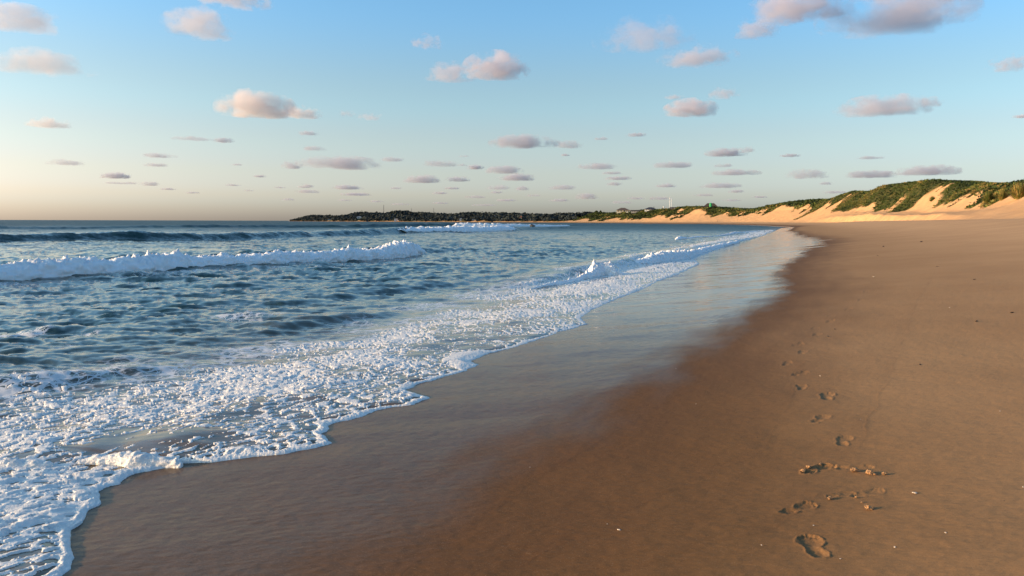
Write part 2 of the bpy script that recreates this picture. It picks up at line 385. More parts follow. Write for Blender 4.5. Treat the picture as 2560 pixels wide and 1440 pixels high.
def sea_xyz(x, y, chop=True):
    u, s = us_of(x, y)
    r = np.hypot(x, y)
    a = 0.10+0.90*depth_amp(s)
    far = sst(900, 120, r)
    a1 = 0.033*a*(1-0.35*sst(120, 400, r)); a2 = 0.016*(0.35+0.65*a)*sst(140, 40, r); a3 = 0.10*sst(-20, -60, s)*sst(3000, 600, r)
    patch = np.clip(1+1.3*fbm(x/11, y/16, 3, 77), .25, 2)
    a0 = 0.034*a*(1-0.35*sst(120, 400, r))
    z = a0*samp(T0, x, y)+a1*patch*samp(T1, x, y)+a2*samp(T2, x, y)*(1+0.6*fbm(x/3.5, y/3.5, 2, 71))+a3*samp(T3, x, y)+swells(u, s)
    dx = a0*samp(T0, x, y, 1)+a1*samp(T1, x, y, 1)+a2*samp(T2, x, y, 1); dy = a0*samp(T0, x, y, 2)+a1*samp(T1, x, y, 2)+a2*samp(T2, x, y, 2)
    # swash sheet lying on the sloping sand
    bz = beach_z(s); e = s_edge(u)
    film = 0.075*sst(0.0, 1.6, e-s)+0.03*sst(0.0, 0.25, e-s)-np.maximum(s-e, 0)*0.6-0.006
    film = film*(1+0.35*fbm(x/0.7, y/0.7, 2, 15)*sst(0, .6, e-s))
    base = bz+film
    near = (u < 330)
    k = 0.05
    z = np.where(near & (s > -3.0), k*np.logaddexp(z/k, base/k), z)
    z = np.where(near & (s > e), np.minimum(z, base), z)
    if not chop: return z
    return x+dx, y+dy, z, u, s, e

def polar_rows(py0, py1, step, zref=0.1):
    py = np.arange(py0, py1, step)
    dep = np.arctan((py-720)/F_PX)+PITCH
    return (CAM_Z-zref)/np.tan(dep)
# ------------------------------------------------------------------ sea
def build_sea():
    r = [3.2]
    while r[-1] < 9000:
        d = r[-1]; pix = d*d/(CAM_Z*F_PX)*1.7
        r.append(d+max(min(pix, 0.0085*d), 0.012))
        if d > 500: r[-1] = d*1.012
    r = np.array(r); az = np.arctan((np.arange(-750, 2150, 2.0)-1280)/F_PX)
    az = np.concatenate([np.linspace(R(-75), az[0], 60)[:-1], az])
    Rg, A = np.meshgrid(r, az, indexing='ij'); x = Rg*np.sin(A); y = Rg*np.cos(A)
    X, Y, Z, u, s, e = sea_xyz(x, y)
    Fq = grid_faces(len(r), len(az))
    keep = ((s < e+0.35) | (u > 330)).ravel()
    Fq = Fq[keep[Fq].all(1)]
    depth = np.clip(-beach_z(s), 0, 1.6)/1.6
    depth = np.where(u > 330, 1.0, depth)
    # surface lace of old foam
    q = (s-s_back(u))
    lace = sst(-3.2, 0.2, q)*(1-.75*sst(0.2, .9, q))*0.75*sst(60, 30, u)*(0.6+0.9*fbm(x/1.7, y/1.7, 3, 91))
    W1u, W1s, W1h, _ = SWELLS[0]
    d1 = s-np.interp(u, W1u, W1s)
    lace = np.maximum(lace, 0.55*sst(-1.2, .6, d1)*sst(7.0, 1.0, d1)*sst(44, 30, u)*(0.35+1.1*fbm(x/2.6, y/1.9, 3, 95)))
    lace = np.maximum(lace, 0.9*sst(0.12, 0.4, fbm(x/2.3, y/2.3, 3, 99))*sst(-8.5, -6, q)*sst(-2, -5, q)*sst(26, 12, u))
    chopa = 0.10+0.85*sst(22, 75, Rg)+.65*sst(70, 260, Rg)+1.1*sst(220, 900, Rg)
    V, F2, at = compact(np.stack([X, Y, Z], -1).reshape(-1, 3), Fq, {'depth': depth.ravel(), 'lace': lace.ravel(), 'chop': chopa.ravel()})
    t = NT('sea_water'); p = t.pos()
    dp = t.attr('depth')
    n0 = t.noise(p, 0.07, 3)
    deep = t.mix(t.ramp(n0, .35, .65), (0.004, 0.027, 0.024), (0.008, 0.042, 0.036))
    shallow = t.mix(t.ramp(dp, 0.0, .25), (0.13, 0.090, 0.058), (0.045, 0.062, 0.052))
    c = t.mix(t.ramp(dp, .10, .52), shallow, deep)
    ch = t.attr('chop')
    sp = t.vm('MULTIPLY', p, (.45, 1.2, 1.0))
    na = t.vm('SUBTRACT', t.noise(sp, 0.9, 3, .6, col=True), (.5, .5, .5))
    nb = t.vm('SUBTRACT', t.noise(sp, 7.0, 3, .6, col=True), (.5, .5, .5))
    nn = t.vm('ADD', t.scale(na, t.math('MULTIPLY', t.math('MINIMUM', ch, 1.0), .72)), t.scale(nb, t.math('MULTIPLY_ADD', t.math('MINIMUM', ch, 1.0), 0.30, 0.13)))
    nn = t.vm('MULTIPLY', nn, (.7, 1.15, 0.15))
    N = t.vm('NORMALIZE', t.vm('ADD', t.n('ShaderNodeNewGeometry').outputs['Normal'], nn))
    # lace foam
    la = t.attr('lace')
    wv = t.n('ShaderNodeVectorMath', operation='MULTIPLY_ADD'); t.l(t.noise(p, 1.6, 3, .6, col=True), wv.inputs[0]); wv.inputs[1].default_value = (.5, .5, .5); t.l(p, wv.inputs[2])
    vo = t.n('ShaderNodeTexVoronoi', feature='DISTANCE_TO_EDGE'); t.l(wv.outputs[0], vo.inputs['Vector']); vo.inputs['Scale'].default_value = 3.2
    vo2 = t.n('ShaderNodeTexVoronoi', feature='DISTANCE_TO_EDGE'); t.l(wv.outputs[0], vo2.inputs['Vector']); vo2.inputs['Scale'].default_value = 8.5
    net = t.math('MINIMUM', vo.outputs['Distance'], t.math('MULTIPLY_ADD', vo2.outputs['Distance'], 1.3, 0.03))
    fm = t.ramp(t.math('SUBTRACT', t.math('MULTIPLY', la, 0.20), net), -0.02, 0.05)
    fm = t.math('MULTIPLY', fm, t.ramp(la, 0.12, 0.5))
    b1 = t.bsdf(c, t.ramp(ch, .75, 1.9, .06, .46), 0.5, N, IOR=1.333, Specular_Tint=(.91, .94, .77, 1))
    b2 = t.n('ShaderNodeBsdfDiffuse'); b2.inputs['Color'].default_value = (.72, .74, .76, 1)
    mx = t.n('ShaderNodeMixShader'); t.l(t.math('MULTIPLY', fm, 0.8), mx.inputs[0]); t.l(b1.outputs[0], mx.inputs[1]); t.l(b2.outputs[0], mx.inputs[2])
    t.l(mx.outputs[0], t.out.inputs['Surface'])
    o = mesh_np('sea', V, F2, t.m, at); tag(o, kind='structure'); return o
build_sea()

# ------------------------------------------------------------------ foam
def foam_mat(name='foam', k=1.0):
    t = NT(name); p = t.pos()
    n = t.noise(p, 75, 3, .6); n2 = t.noise(p, 9, 3)
    c = t.mix(t.ramp(n2, .3, .75), (.74, .715, .67), (.83, .80, .75))
    N = t.bump(t.math('ADD', n, t.math('MULTIPLY', n2, 1.5)), .35, .02)
    t.bsdf(c, .55, .25, N, Subsurface_Weight=0.0)
    return t.m
FOAM = foam_mat()
BREAK = simple_mat('aerated_white_water', (.90, .89, .87), .6, .04, 3.0, .2)
def build_swash():
    py = np.arange(562, 1560, 1.5); r = polar_rows(562, 1560, 1.5); pxs = np.arange(-420, 2000, 1.7)
    az = np.arctan((pxs-1280)/F_PX)
    Rg, A = np.meshgrid(r, az, indexing='ij'); x = Rg*np.sin(A); y = Rg*np.cos(A)
    u, s = us_of(x, y); e = s_edge(u); b = s_back(u)
    rough = ((s < e+0.12) & (s > b-2.2) & (u > 1.0) & (u < 230)).ravel()
    idx = np.nonzero(rough)[0]
    xs = x.ravel()[idx]; ys = y.ravel()[idx]; uu = u.ravel()[idx]; ss = s.ravel()[idx]; ee = e.ravel()[idx]; bb = b.ravel()[idx]
    zz = sea_xyz(xs, ys, chop=False)
    # streaks drawn out along the run of the water
    ca, sa = math.cos(R(46)), math.sin(R(46)); A_ = xs*ca+ys*sa; B_ = -xs*sa+ys*ca
    A_ = A_+0.05*fbm(xs/0.3, ys/0.3, 2, 51); B_ = B_+0.05*fbm(xs/0.3, ys/0.3, 2, 61)
    unit = lambda q_: (q_-q_.mean())/q_.std()
    n1 = unit(fbm(A_/0.34, B_/0.15, 3, 12, .55)); n2 = unit(fbm(A_/0.115, B_/0.06, 3, 19, .55)); n3 = unit(fbm(A_/0.036, B_/0.024, 2, 33))
    f1, f2 = worley(A_/0.15, B_/0.075, 3); g1, g2 = worley(A_/0.42+5, B_/0.26, 9)
    big = 1-g1*g1
    q = np.clip((ss-bb)/np.maximum(ee-bb, .3), -1.5, 1)
    patch = unit(fbm(xs/1.1, ys/0.8, 3, 21)); patch2 = unit(fbm(xs/3.4, ys/2.4, 2, 38))
    cov = 0.92*sst(np.where(uu < 12, 0.0, -.12), np.where(uu < 12, .36, .22), q)+0.34*patch+0.36*patch2
    cov = cov-0.42*sst(.50, .80, q)*sst(16, 5, uu)-1.5*sst(0.06, -0.30, q)+.25*sst(12, 30, uu)
    fine = n3*.4
    de = ee-ss
    lipw = 0.10+0.12*(0.5+pn(uu/1.3, uu*0, 44))+0.45*sst(.35, .75, pn(uu/2.2, uu*0+4, 45))
    lip = sst(lipw, lipw*0.45, de)
    th = .45-.24*np.clip(cov, 0, 1.35)
    hole = sst(th+.13, th-.06, f1+0.05*n3+0.09*n2)
    h = 0.0080+0.0028*n1+0.0015*n2+0.0005*n3+0.0032*np.clip(cov-.3, -1, 1)-0.021*hole-0.015*sst(.10, -.45, cov+.12*n1)
    h = h+0.014*sst(.55, 1.0, big)*sst(.5, 1.2, cov)*(0.5+.5*np.clip(n1, -1, 1))
    h = np.where(h > 0, h*(1.0+.9*sst(.2, -.05, q+.05)), h)
    hl = 0.021*np.sqrt(np.clip(de/0.055, 0, 1))*(1+0.25*fbm(uu/.2, ss/.2, 2, 48))+0.004*fine
    h = np.where(lip > 0, np.maximum(h*(1-lip), h)*(1-lip)+lip*np.maximum(hl, h*0.6), h)
    h = h*sst(0.0, 0.03, de+0.03) if False else h
    h = np.where(de < 0, -0.6*(-de)-0.004, h)
    scale_far = 1-0.62*sst(4, 14, uu)+.7*sst(22, 60, uu)
    h = np.where(h > 0, h*scale_far, h)
    # clip the thick lumps so their tops stay soft
    Zf = zz+h
    Zall = np.zeros(x.size); Zall[idx] = Zf; H = np.full(x.size, -1.0); H[idx] = h
    Fq = grid_faces(len(r), len(az))
    ok = (H > -0.014)
    m = ok[Fq].any(1) & rough[Fq].all(1)
    Fq = Fq[m]
    V, F2, _ = compact(np.stack([x.ravel(), y.ravel(), Zall], -1), Fq)
    o = mesh_np('swash_foam', V, F2, FOAM)
    tag(o, 'white holed sheet of swash foam spread along the water edge', 'foam', kind='stuff')
build_swash()

def roll(pts, z0, wk, label, cat='breaking wave', seed=0, res=0.06, nv=44, spike=0.5, lump=1.0, mat=None, name='breaking_wave', spray=40, back=1.0, group=None, gz=True, hs=1.0, hn=1.0):
    A = np.array([list(hit(px, py, z0)[:2])+[h] for px, py, h in pts]); 
    L = np.concatenate([[0], np.cumsum(np.hypot(*np.diff(A[:, :2], axis=0).T))]); n = int(L[-1]/res)+2
    l = np.linspace(0, L[-1], n)
    x = np.interp(l, L, A[:, 0]); y = np.interp(l, L, A[:, 1]); h = np.interp(l, L, A[:, 2])
    ker = np.ones(9)/9; pad = lambda a: np.convolve(np.pad(a, 4, 'edge'), ker, 'valid')
    sm = max(1, int(0.4/res/4))
    for _ in range(sm): x, y, h = pad(x), pad(y), pad(h)
    tx = np.gradient(x); ty = np.gradient(y); tl = np.hypot(tx, ty); tx /= tl; ty /= tl
    nx, ny = ty, -tx
    # front faces the viewer side
    if np.mean(nx*(-x)+ny*(-y)) < 0: nx, ny = -nx, -ny
    hh = h*np.maximum(.12, 1+hn*(0.35*fbm(l/(2.2*hs), l*0+seed, 3, seed)+0.22*fbm(l/(0.6*hs), l*0+seed, 2, seed+2))); endt = np.sqrt(np.clip(np.minimum(l, L[-1]-l)/(0.9*np.maximum(h, .05)), 0, 1)); hh = hh*endt; w = wk*np.maximum(h*endt, 0.004)
    v = np.linspace(0, 1, nv); phi = (v*1.16-.03)*math.pi
    Lg, PH = np.meshgrid(l, phi, indexing='ij'); Hh = hh[:, None]; Wg = w[:, None]
    cx = np.cos(PH); d = np.where(cx > 0, Wg*cx, Wg*back*cx); z = Hh*np.sin(PH)**0.85 if False else Hh*np.sign(np.sin(PH))*np.abs(np.sin(PH))**0.85
    d = d+0.30*hn*Wg*fbm(l/(1.5*hs), l*0+9, 3, seed+5)[:, None]
    arc = PH*Wg*1.2
    bs_ = np.clip(np.mean(h)/.5, .13, 2.2)
    ds = (1.7*billow(Lg/(0.62*bs_), arc/(0.5*bs_), 4, seed+11, .5)-.4)*0.30+(1.6*billow(Lg/(0.17*bs_), arc/(0.2*bs_), 3, seed+17, .55)-.4)*0.14
    ds = ds*Hh*lump
    sp = np.clip(pn(Lg/0.16, arc/0.3, seed+21)*0.6+pn(Lg/0.07, arc/0.2, seed+23)*0.5, 0, 1)**1.5*np.clip(np.sin(PH), 0, 1)**6*Hh*spike
    nd = np.cos(PH); nz = np.sin(PH)
    d = d+ds*nd; z = z+ds*nz+sp
    ctr = -w[:, None]
    X = x[:, None]+nx[:, None]*(d+ctr); Y = y[:, None]+ny[:, None]*(d+ctr); Z = z0-0.03+z
    V = np.stack([X, Y, Z], -1).reshape(-1, 3)
    o0 = V[np.argmin(np.abs(V[:, 0]-x[n//2])+np.abs(V[:, 1]-y[n//2]))].copy(); o0[2] = z0
    root = empty(name, tuple(o0)); tag(root, label, cat, group)
    body = mesh_np('foam_crest', V-o0, grid_faces(n, nv), mat or BREAK, parent=root)
    return root
roll([(-420, 730, .5), (0, 703, .52), (250, 688, .62), (400, 678, .6), (500, 671, .58), (600, 666, .52), (700, 661, .55), (850, 652, .5), (950, 647, .58), (1010, 643, .72), (1050, 636, .75), (1066, 632, .3)], 0.02, 1.25,
     'long white rolling breaker across the left half of the sea', seed=1, res=.055, spray=70)
roll([(945, 581, .2), (985, 585, .75), (1050, 584, .95), (1150, 582, 1.05), (1230, 580, 1.0), (1288, 577, 1.0), (1300, 576, .3)], 0.0, 1.5,
     'white breaking crest behind the long roller, ending at a dark wave shoulder', seed=2, res=.16, nv=30, spray=40)
roll([(1128, 568, .3), (1150, 568, 1.5), (1230, 568.2, 1.3), (1300, 568, 1.0), (1370, 567, .7), (1425, 565, .4)], 0.0, 1.5,
     'farthest white breaker, directly below the pale house on the headland', seed=3, res=.35, nv=24, spray=20)
roll([(1325, 722, .03), (1380, 712, .10), (1440, 702, .10), (1490, 692, .22), (1512, 689, .52), (1530, 690, .40), (1560, 690, .14), (1600, 688, .05)], 0.05, 0.75,
     'tall white splash rising from the shore break', cat='wave splash', seed=4, res=.035, spike=1.2, spray=40, name='wave_splash')
roll([(1560, 668, .1), (1610, 662, .28), (1660, 657, .40), (1690, 653, .55), (1712, 650, .45), (1740, 640, .30), (1790, 622, .25), (1850, 606, .2)], 0.05, 1.1,
     'white shore break with a sunlit lump beside the wet sand', seed=5, res=.05, spray=40)
roll([(1690, 600, .05), (1705, 598, .32), (1722, 596, .12), (1750, 593, .18), (1780, 591, .06), (1815, 588, .16), (1840, 584, .30), (1862, 581, .14), (1900, 577, .10)], 0.05, 1.2,
     'small far shore break close to where beach and sea meet', seed=6, res=.12, nv=26, spray=20)
roll([(170, 1152, .02), (215, 1150, .06), (262, 1152, .07), (300, 1156, .09), (330, 1158, .14), (352, 1159, .11), (375, 1160, .06), (398, 1161, .08), (420, 1162, .07), (440, 1163, .06), (468, 1164, .01)], 0.15, 0.85,
     'small lumpy foam bore at the water edge in the near left', cat='foam bore', mat=FOAM, seed=7, res=.012, nv=48, spike=.5, lump=.75, name='foam_bore', hs=.2, hn=1.7)
roll([(-160, 1175, .05), (-60, 1168, .07), (0, 1166, .07), (60, 1168, .075), (110, 1166, .06), (150, 1163, .02)], 0.12, 0.9,
     'low foam ridge at the left edge beside the small foam bore', cat='foam bore', mat=FOAM, seed=8, res=.012, nv=36, spike=.3, lump=.75, name='foam_bore', hs=.2, hn=1.6)
#PART4
# ------------------------------------------------------------------ land: coast line, dunes, headland
def catmull(P, step):
    P = np.array(P, float); P = np.vstack([2*P[0]-P[1], P, 2*P[-1]-P[-2]]); out = []
    for i in range(1, len(P)-2):
        p0, p1, p2, p3 = P[i-1:i+3]; n = max(2, int(np.hypot(*(p2-p1))/step*2))
        t = np.linspace(0, 1, n, endpoint=False)[:, None]
        out.append(0.5*((2*p1)+(-p0+p2)*t+(2*p0-5*p1+4*p2-p3)*t*t+(-p0+3*p1-3*p2+p3)*t**3))
    out = np.vstack(out+[P[-2][None]]); L = np.concatenate([[0], np.cumsum(np.hypot(*np.diff(out, axis=0).T))])
    n = int(L[-1]/step)+1; l = np.linspace(0, L[-1], n)
    return np.stack([np.interp(l, L, out[:, 0]), np.interp(l, L, out[:, 1])], 1), l
C0 = [xy_of(q, 0.0) for q in (-60, 0, 60, 120, 180, 240, 300, 350)]
C1 = [(154, 500), (172, 640), (166, 780), (130, 920), (60, 1100), (-30, 1290), (-200, 1600), (-420, 1960), (-640, 2330), (-800, 2660)]
CO, CU = catmull(C0+C1, 2.0); CU = CU-60.0
ct = np.stack([np.gradient(CO[:, 0]), np.gradient(CO[:, 1])], 1); 
kk = np.ones(41)/41
ct = np.stack([np.convolve(np.pad(ct[:, i], 20, 'edge'), kk, 'valid') for i in (0, 1)], 1); ct /= np.hypot(ct[:, 0], ct[:, 1])[:, None]
CN = np.stack([ct[:, 1], -ct[:, 0]], 1)
def coast(u, s):
    return (np.interp(u, CU, CO[:, 0])+np.interp(u, CU, CN[:, 0])*s, np.interp(u, CU, CO[:, 1])+np.interp(u, CU, CN[:, 1])*s)
SKY = [(560, 556), (690, 552), (698, 550.5), (702.4, 546.5), (706, 547), (720.5, 542.7), (733.6, 538.8), (745.6, 542.1), (755.5, 540), (769.7, 542.7), (778.5, 540.8), (791.6, 541.5), (811, 542), (833, 543), (850.7, 542.5), (871.5, 540), (888, 535.8), (904, 532.8), (917, 536.7), (934, 535), (948, 538), (958, 536), (970, 535.7), (982, 532.8), (1002.7, 529.7), (1012.5, 533.5), (1032, 535.7), (1047.5, 535), (1062, 535.2), (1080, 537), (1091, 539), (1111, 538.4), (1124, 539.4), (1140.5, 539.2), (1159, 535.7), (1184, 535.7), (1200.7, 537.3), (1233.5, 537.3), (1260.6, 536.4), (1269, 538.2), (1295, 539.6), (1320.6, 540), (1339, 542.2), (1363, 542), (1377, 543), (1397, 538.6), (1407, 539.5), (1422, 540.5), (1449, 538), (1465.6, 537.2), (1479, 536.4), (1487.5, 533), (1502, 532), (1514, 535), (1531, 533), (1542, 532), (1575, 530), (1608, 526), (1641, 525), (1673.5, 523), (1707.5, 518.2), (1735, 517.5), (1762, 517.5), (1795, 519.4), (1811.5, 523.8), (1828, 522.3), (1850, 523), (1875, 525), (1888, 523.8), (1920, 516.5), (1975, 506.5), (2007, 503), (2052, 500.5), (2060, 502.5), (2090, 495.5), (2132, 479), (2170, 480.5), (2185, 479.5), (2205, 466), (2245, 461), (2285, 456), (2325, 450), (2357, 453), (2395, 459.5), (2432, 463), (2470, 460.5), (2507, 462), (2540, 458), (2560, 453), (2660, 440), (2900, 425), (4200, 380)]
SKX = np.array([q[0] for q in SKY]); SKYY = np.array([q[1] for q in SKY])
def s_crest(u): return np.interp(u, [-60, 120, 200, 300, 450, 700, 1000, 1400, 2000, 2800], [46, 48, 58, 66, 66, 64, 62, 66, 72, 60])
def s_toe(u): return np.interp(u, [-60, 130, 220, 300, 450, 700, 1100, 1500, 2800], [30, 29, 36, 38, 34, 29, 22, 12, 5])+3.5*fbm(u/46, u*0+.5, 2, 61)+1.6*fbm(u/11, u*0+.5, 3, 62)
CUs = np.arange(-60, CU[-1], 4.0)
def _crest_h():
    sc = s_crest(CUs); x, y = coast(CUs, sc); out = []
    for xx, yy in zip(x, y):
        d = np.array([xx, yy, 0])
        fz = d@fwd; px = 1280+F_PX*(d@rgt)/fz if fz > 1 else 5000
        for _ in range(2):
            v = ray(px, float(np.interp(px, SKX, SKYY))); z = CAM_Z+v[2]/math.hypot(v[0], v[1])*math.hypot(xx, yy)
            q = np.array([xx, yy, z-CAM_Z]); fz = q@fwd; px = 1280+F_PX*(q@rgt)/fz if fz > 1 else 5000
        out.append(min(z, 40.0))
    return np.array(out)
HC = _crest_h(); HC = np.where(CUs < 110, np.interp(110, CUs, HC), HC)
def land_z(u, s, fine=True):
    hc = np.interp(u, CUs, HC); sc = s_crest(u); st = s_toe(u)
    fl = np.where(u < 320, beach_z(s), np.minimum(0.075*np.maximum(s, -12), 1.7+0.004*s))
    fl = np.where(u < 320, fl, np.where((u < 420), fl*((u-320)/100)+beach_z(np.clip(s, -60, 60))*(1-(u-320)/100), fl))
    t = (s-st)/np.maximum(sc-st, 8)
    tw = t+0.05*fbm(u/9, s/26, 3, 71)+0.02*fbm(u/2.6, s/9, 2, 72)
    tc = np.clip(tw, 0, 1)
    # lower apron, terrace, main face
    ter = np.interp(u, [120, 150, 210, 420, 520], [0, 0, 1, 1, 0])
    shp_a = tc**1.15*(1-0.0)
    shp_a = np.where(tc > .62, 1-(1-tc)**1.5*((1-.62**1.15)/(.38**1.5)), shp_a)
    shp_b = 0.20*sst(0.0, 0.16, tc)+0.06*sst(.16, .45, tc)+0.74*sst(0.38, 1.05, tc)/float(sst(.38, 1.05, 1.0))
    shp = shp_a*(1-ter)+shp_b*ter
    b0 = np.where(u < 420, 2.35, 1.75)
    b0 = np.minimum(fl, b0)
    z = fl+(hc-b0)*shp*(t > -0.3)
    amp = np.clip(hc/16, .2, 1.6)*sst(0, .2, tc)*sst(1.02, .8, t)
    g = fbm(u/15, s/34, 3, 81)*1.2+0.30*fbm(u/4.5, s/16, 3, 83)
    z = z+amp*g*0.62*sst(1400, 500, u)+amp*0.25*fbm(u/3, s/3, 3, 85)
    z = np.where(t > 1, z-0.035*(s-sc)-0.25*sst(1, 1.3, t), z)
    return z
def veg_of(u, s):
    sc = s_crest(u); st = s_toe(u); t = (s-st)/np.maximum(sc-st, 8)
    n = fbm(u/24, s/20, 3, 101); n2 = fbm(u/55, s/40, 2, 103); n3 = fbm(u/5.0, s/8, 2, 105)
    thr = np.interp(u, [100, 150, 175, 215, 260, 330, 430, 560, 700, 850, 1000, 1300, 1600], [.78, .76, .86, .88, .80, .68, .55, .52, .58, .56, .34, .14, .02])
    v = sst(-0.05, .05, t-thr+0.62*n+0.26*n2+0.12*n3)
    v = np.maximum(v, sst(.88, .98, t+.14*n)*sst(-0.15, .1, n2+0.12))
    return v*sst(0.02, 0.06, t)
LINES = [trace(q) for q in ([(1250, 1440), (1340, 1395), (1500, 1310), (1640, 1240), (1770, 1185), (1860, 1150), (1906, 1122), (1964, 1030), (2010, 900)],
                            [(1500, 1440), (1700, 1380), (1900, 1330), (2050, 1240), (2150, 1100), (2240, 900), (2290, 760), (2330, 690)],
                            [(1000, 1440), (1150, 1340), (1320, 1210), (1470, 1120), (1600, 1040)])]
def wash_lines(u, s):
    r = np.zeros(u.shape)
    for k, (lu, ls) in enumerate(LINES):
        d = s-np.interp(u, lu, ls)-0.06*fbm(u/.5, u*0+k, 3, 200+k)
        m = (u > lu[0])*(u < lu[-1])*np.clip(.55+fbm(u/.8, u*0+3, 2, 210+k), 0, 1)
        r = np.maximum(r, m*np.where(d > 0, np.exp(-(d/.018)**2), np.exp(-(d/.12)**2)*.45))
    return r
def wet_of(u, s):
    sw = s_wet(u)+0.5*sst(30, 55, u)*(np.abs(pn(u/2.1, u*0, 111))-.3)*2.4
    sw = np.where(u > 160, 3.2+0.6*pn(u/5, u*0, 113), sw)
    wd = 0.9+0.5*sst(20, 5, u)
    soft = np.where(u < 42, wd, 0.25)
    n = 0.5*fbm(u/1.6, s/.5, 3, 115)
    wet = sst(0.5, -0.5, (s-sw+n*soft*.8)/soft)
    damp = sst(1.0, -0.2, (s-sw-0.3+n)/ (2.6+0*s))
    return wet, damp

# ---- sand material
def sand_mat():
    t = NT('beach_sand'); p = t.pos()
    wet = t.attr('wet'); damp = t.attr('damp'); veg = t.attr('veg'); dry_view_tone = t.attr('dry_view_tone')
    n1 = t.noise(p, .35, 4, .6); n2 = t.noise(p, 140.0, 2, .7); n3 = t.noise(p, 5.0, 4)
    mid = t.mix(t.ramp(n1, .3, .7), (.180, .090, .034), (.212, .110, .044))
    dryc = t.mix(t.ramp(n1, .3, .7), (.510, .300, .148), (.57, .345, .172))
    c = t.mix(dry_view_tone, mid, dryc)
    c = t.mix(damp, c, (.126, .058, .023))
    c = t.mix(wet, c, (.115, .066, .034))
    c = t.mix(t.math('MULTIPLY', t.ramp(n2, .58, .78), .45), c, (.42, .30, .2))
    c = t.mix(t.math('MULTIPLY', t.ramp(n2, .42, .24), .5), c, (.07, .045, .03))
    gv = t.mix(t.ramp(t.noise(p, .35, 4, .65), .35, .65), (.035, .048, .016), (.085, .075, .025))
    c = t.mix(veg, c, gv)
    mp = t.vm('MULTIPLY', p, (1.0, 2.6, 1.0))
    rip = t.noise(mp, 16.0, 3, .55); gr = t.noise(p, 240.0, 2, .6); und = t.noise(p, 2.2, 3, .5)
    hgt = t.math('ADD', t.math('MULTIPLY', rip, 0.012), t.math('ADD', t.math('MULTIPLY', gr, 0.0035), t.math('MULTIPLY', und, 0.010)))
    N = t.bump(hgt, .32, 1.0)
    # water film
    rp = t.vm('ADD', t.vm('SUBTRACT', t.noise(t.vm('MULTIPLY', p, (.8, 2.6, 1.0)), 11.0, 3, .6, col=True), (.5, .5, .5)), t.vm('SUBTRACT', t.noise(t.vm('MULTIPLY', p, (.35, 1.5, 1.0)), 1.6, 3, .55, col=True), (.5, .5, .5)))
    CNn = t.vm('NORMALIZE', t.vm('ADD', t.n('ShaderNodeNewGeometry').outputs['Normal'], t.vm('MULTIPLY', t.scale(rp, 0.20), (1, 1, .1))))
    rough = t.math('MULTIPLY_ADD', wet, -.25, .85)
    t.bsdf(c, rough, t.math('MULTIPLY_ADD', damp, .06, .05), N, Coat_Weight=t.math('MULTIPLY', wet, t.attr('film')), Coat_Roughness=.09, Coat_IOR=1.33, Coat_Normal=CNn)
    return t.m
SAND = sand_mat()

# ---- footprints: depressions pressed into the near sand (each one is lifted out as its own piece of the surface)
FEET = [ # px, py, length, heading (deg clockwise from +y), depth, label
 (2030, 1362, .27, 8, .022, 'nearest footprint at the bottom of the trail, deep heel and toes'),
 (2000, 1269, .24, 62, .020, 'footprint turned sideways, just left of the small sand clod'),
 (2102, 1234, .17, 78, .014, 'short scuffed print in the middle of the kicked up sand'),
 (2172, 1231, .22, 68, .013, 'shallow smooth print farthest right, its end lit orange'),
 (2046, 1170, .26, 66, .036, 'deepest dark footprint with crumbled clods along its rim'),
 (2134, 1168, .24, 105, .018, 'scraped print with a raised ridge, right of the deepest footprint'),
 (2108, 1101, .25, 30, .018, 'faint footprint just above the crumbled clods'),
 (2052, 1047, .25, 40, .018, 'rounded footprint with a dark curved heel edge, second above the clods'),
 (2066, 990, .30, 25, .022, 'large footprint with a bright outer curve to its right'),
 (2004, 967, .25, 20, .018, 'footprint left of the large one with the bright curve'),
 (1999, 933, .25, 55, .018, 'reddish footprint between two others on the left line of the trail'),
 (1969, 908, .25, 30, .016, 'leftmost footprint of the whole trail'),
 (2005, 880, .25, 30, .016, 'small dark footprint above the leftmost one'),
 (1996, 861, .25, 50, .014, 'thin dark footprint where the trail starts to bend right'),
 (2040, 837, .27, 35, .018, 'footprint beside a dark pebble, in the upper half of the trail'),
 (2037, 820, .25, 45, .014, 'light edged footprint just above the one beside the pebble'),
 (2075, 802, .27, 40, .018, 'footprint with two dark dots, halfway up the bent trail'),
 (2077, 789, .25, 50, .014, 'narrow footprint right above the one with two dark dots'),
 (2119, 773, .30, 30, .018, 'wide footprint third from the far end of the trail'),
 (2152, 750, .30, 30, .018, 'footprint second from the far end of the trail'),
 (2165, 729, .34, 40, .018, 'farthest footprint, nearest to the white shell'),
]
FT = []
for px, py, L, hd, dp, lb in FEET:
    h = hit_beach(px, py); FT.append((h[0], h[1], L*1.0, R(hd), dp*.34))
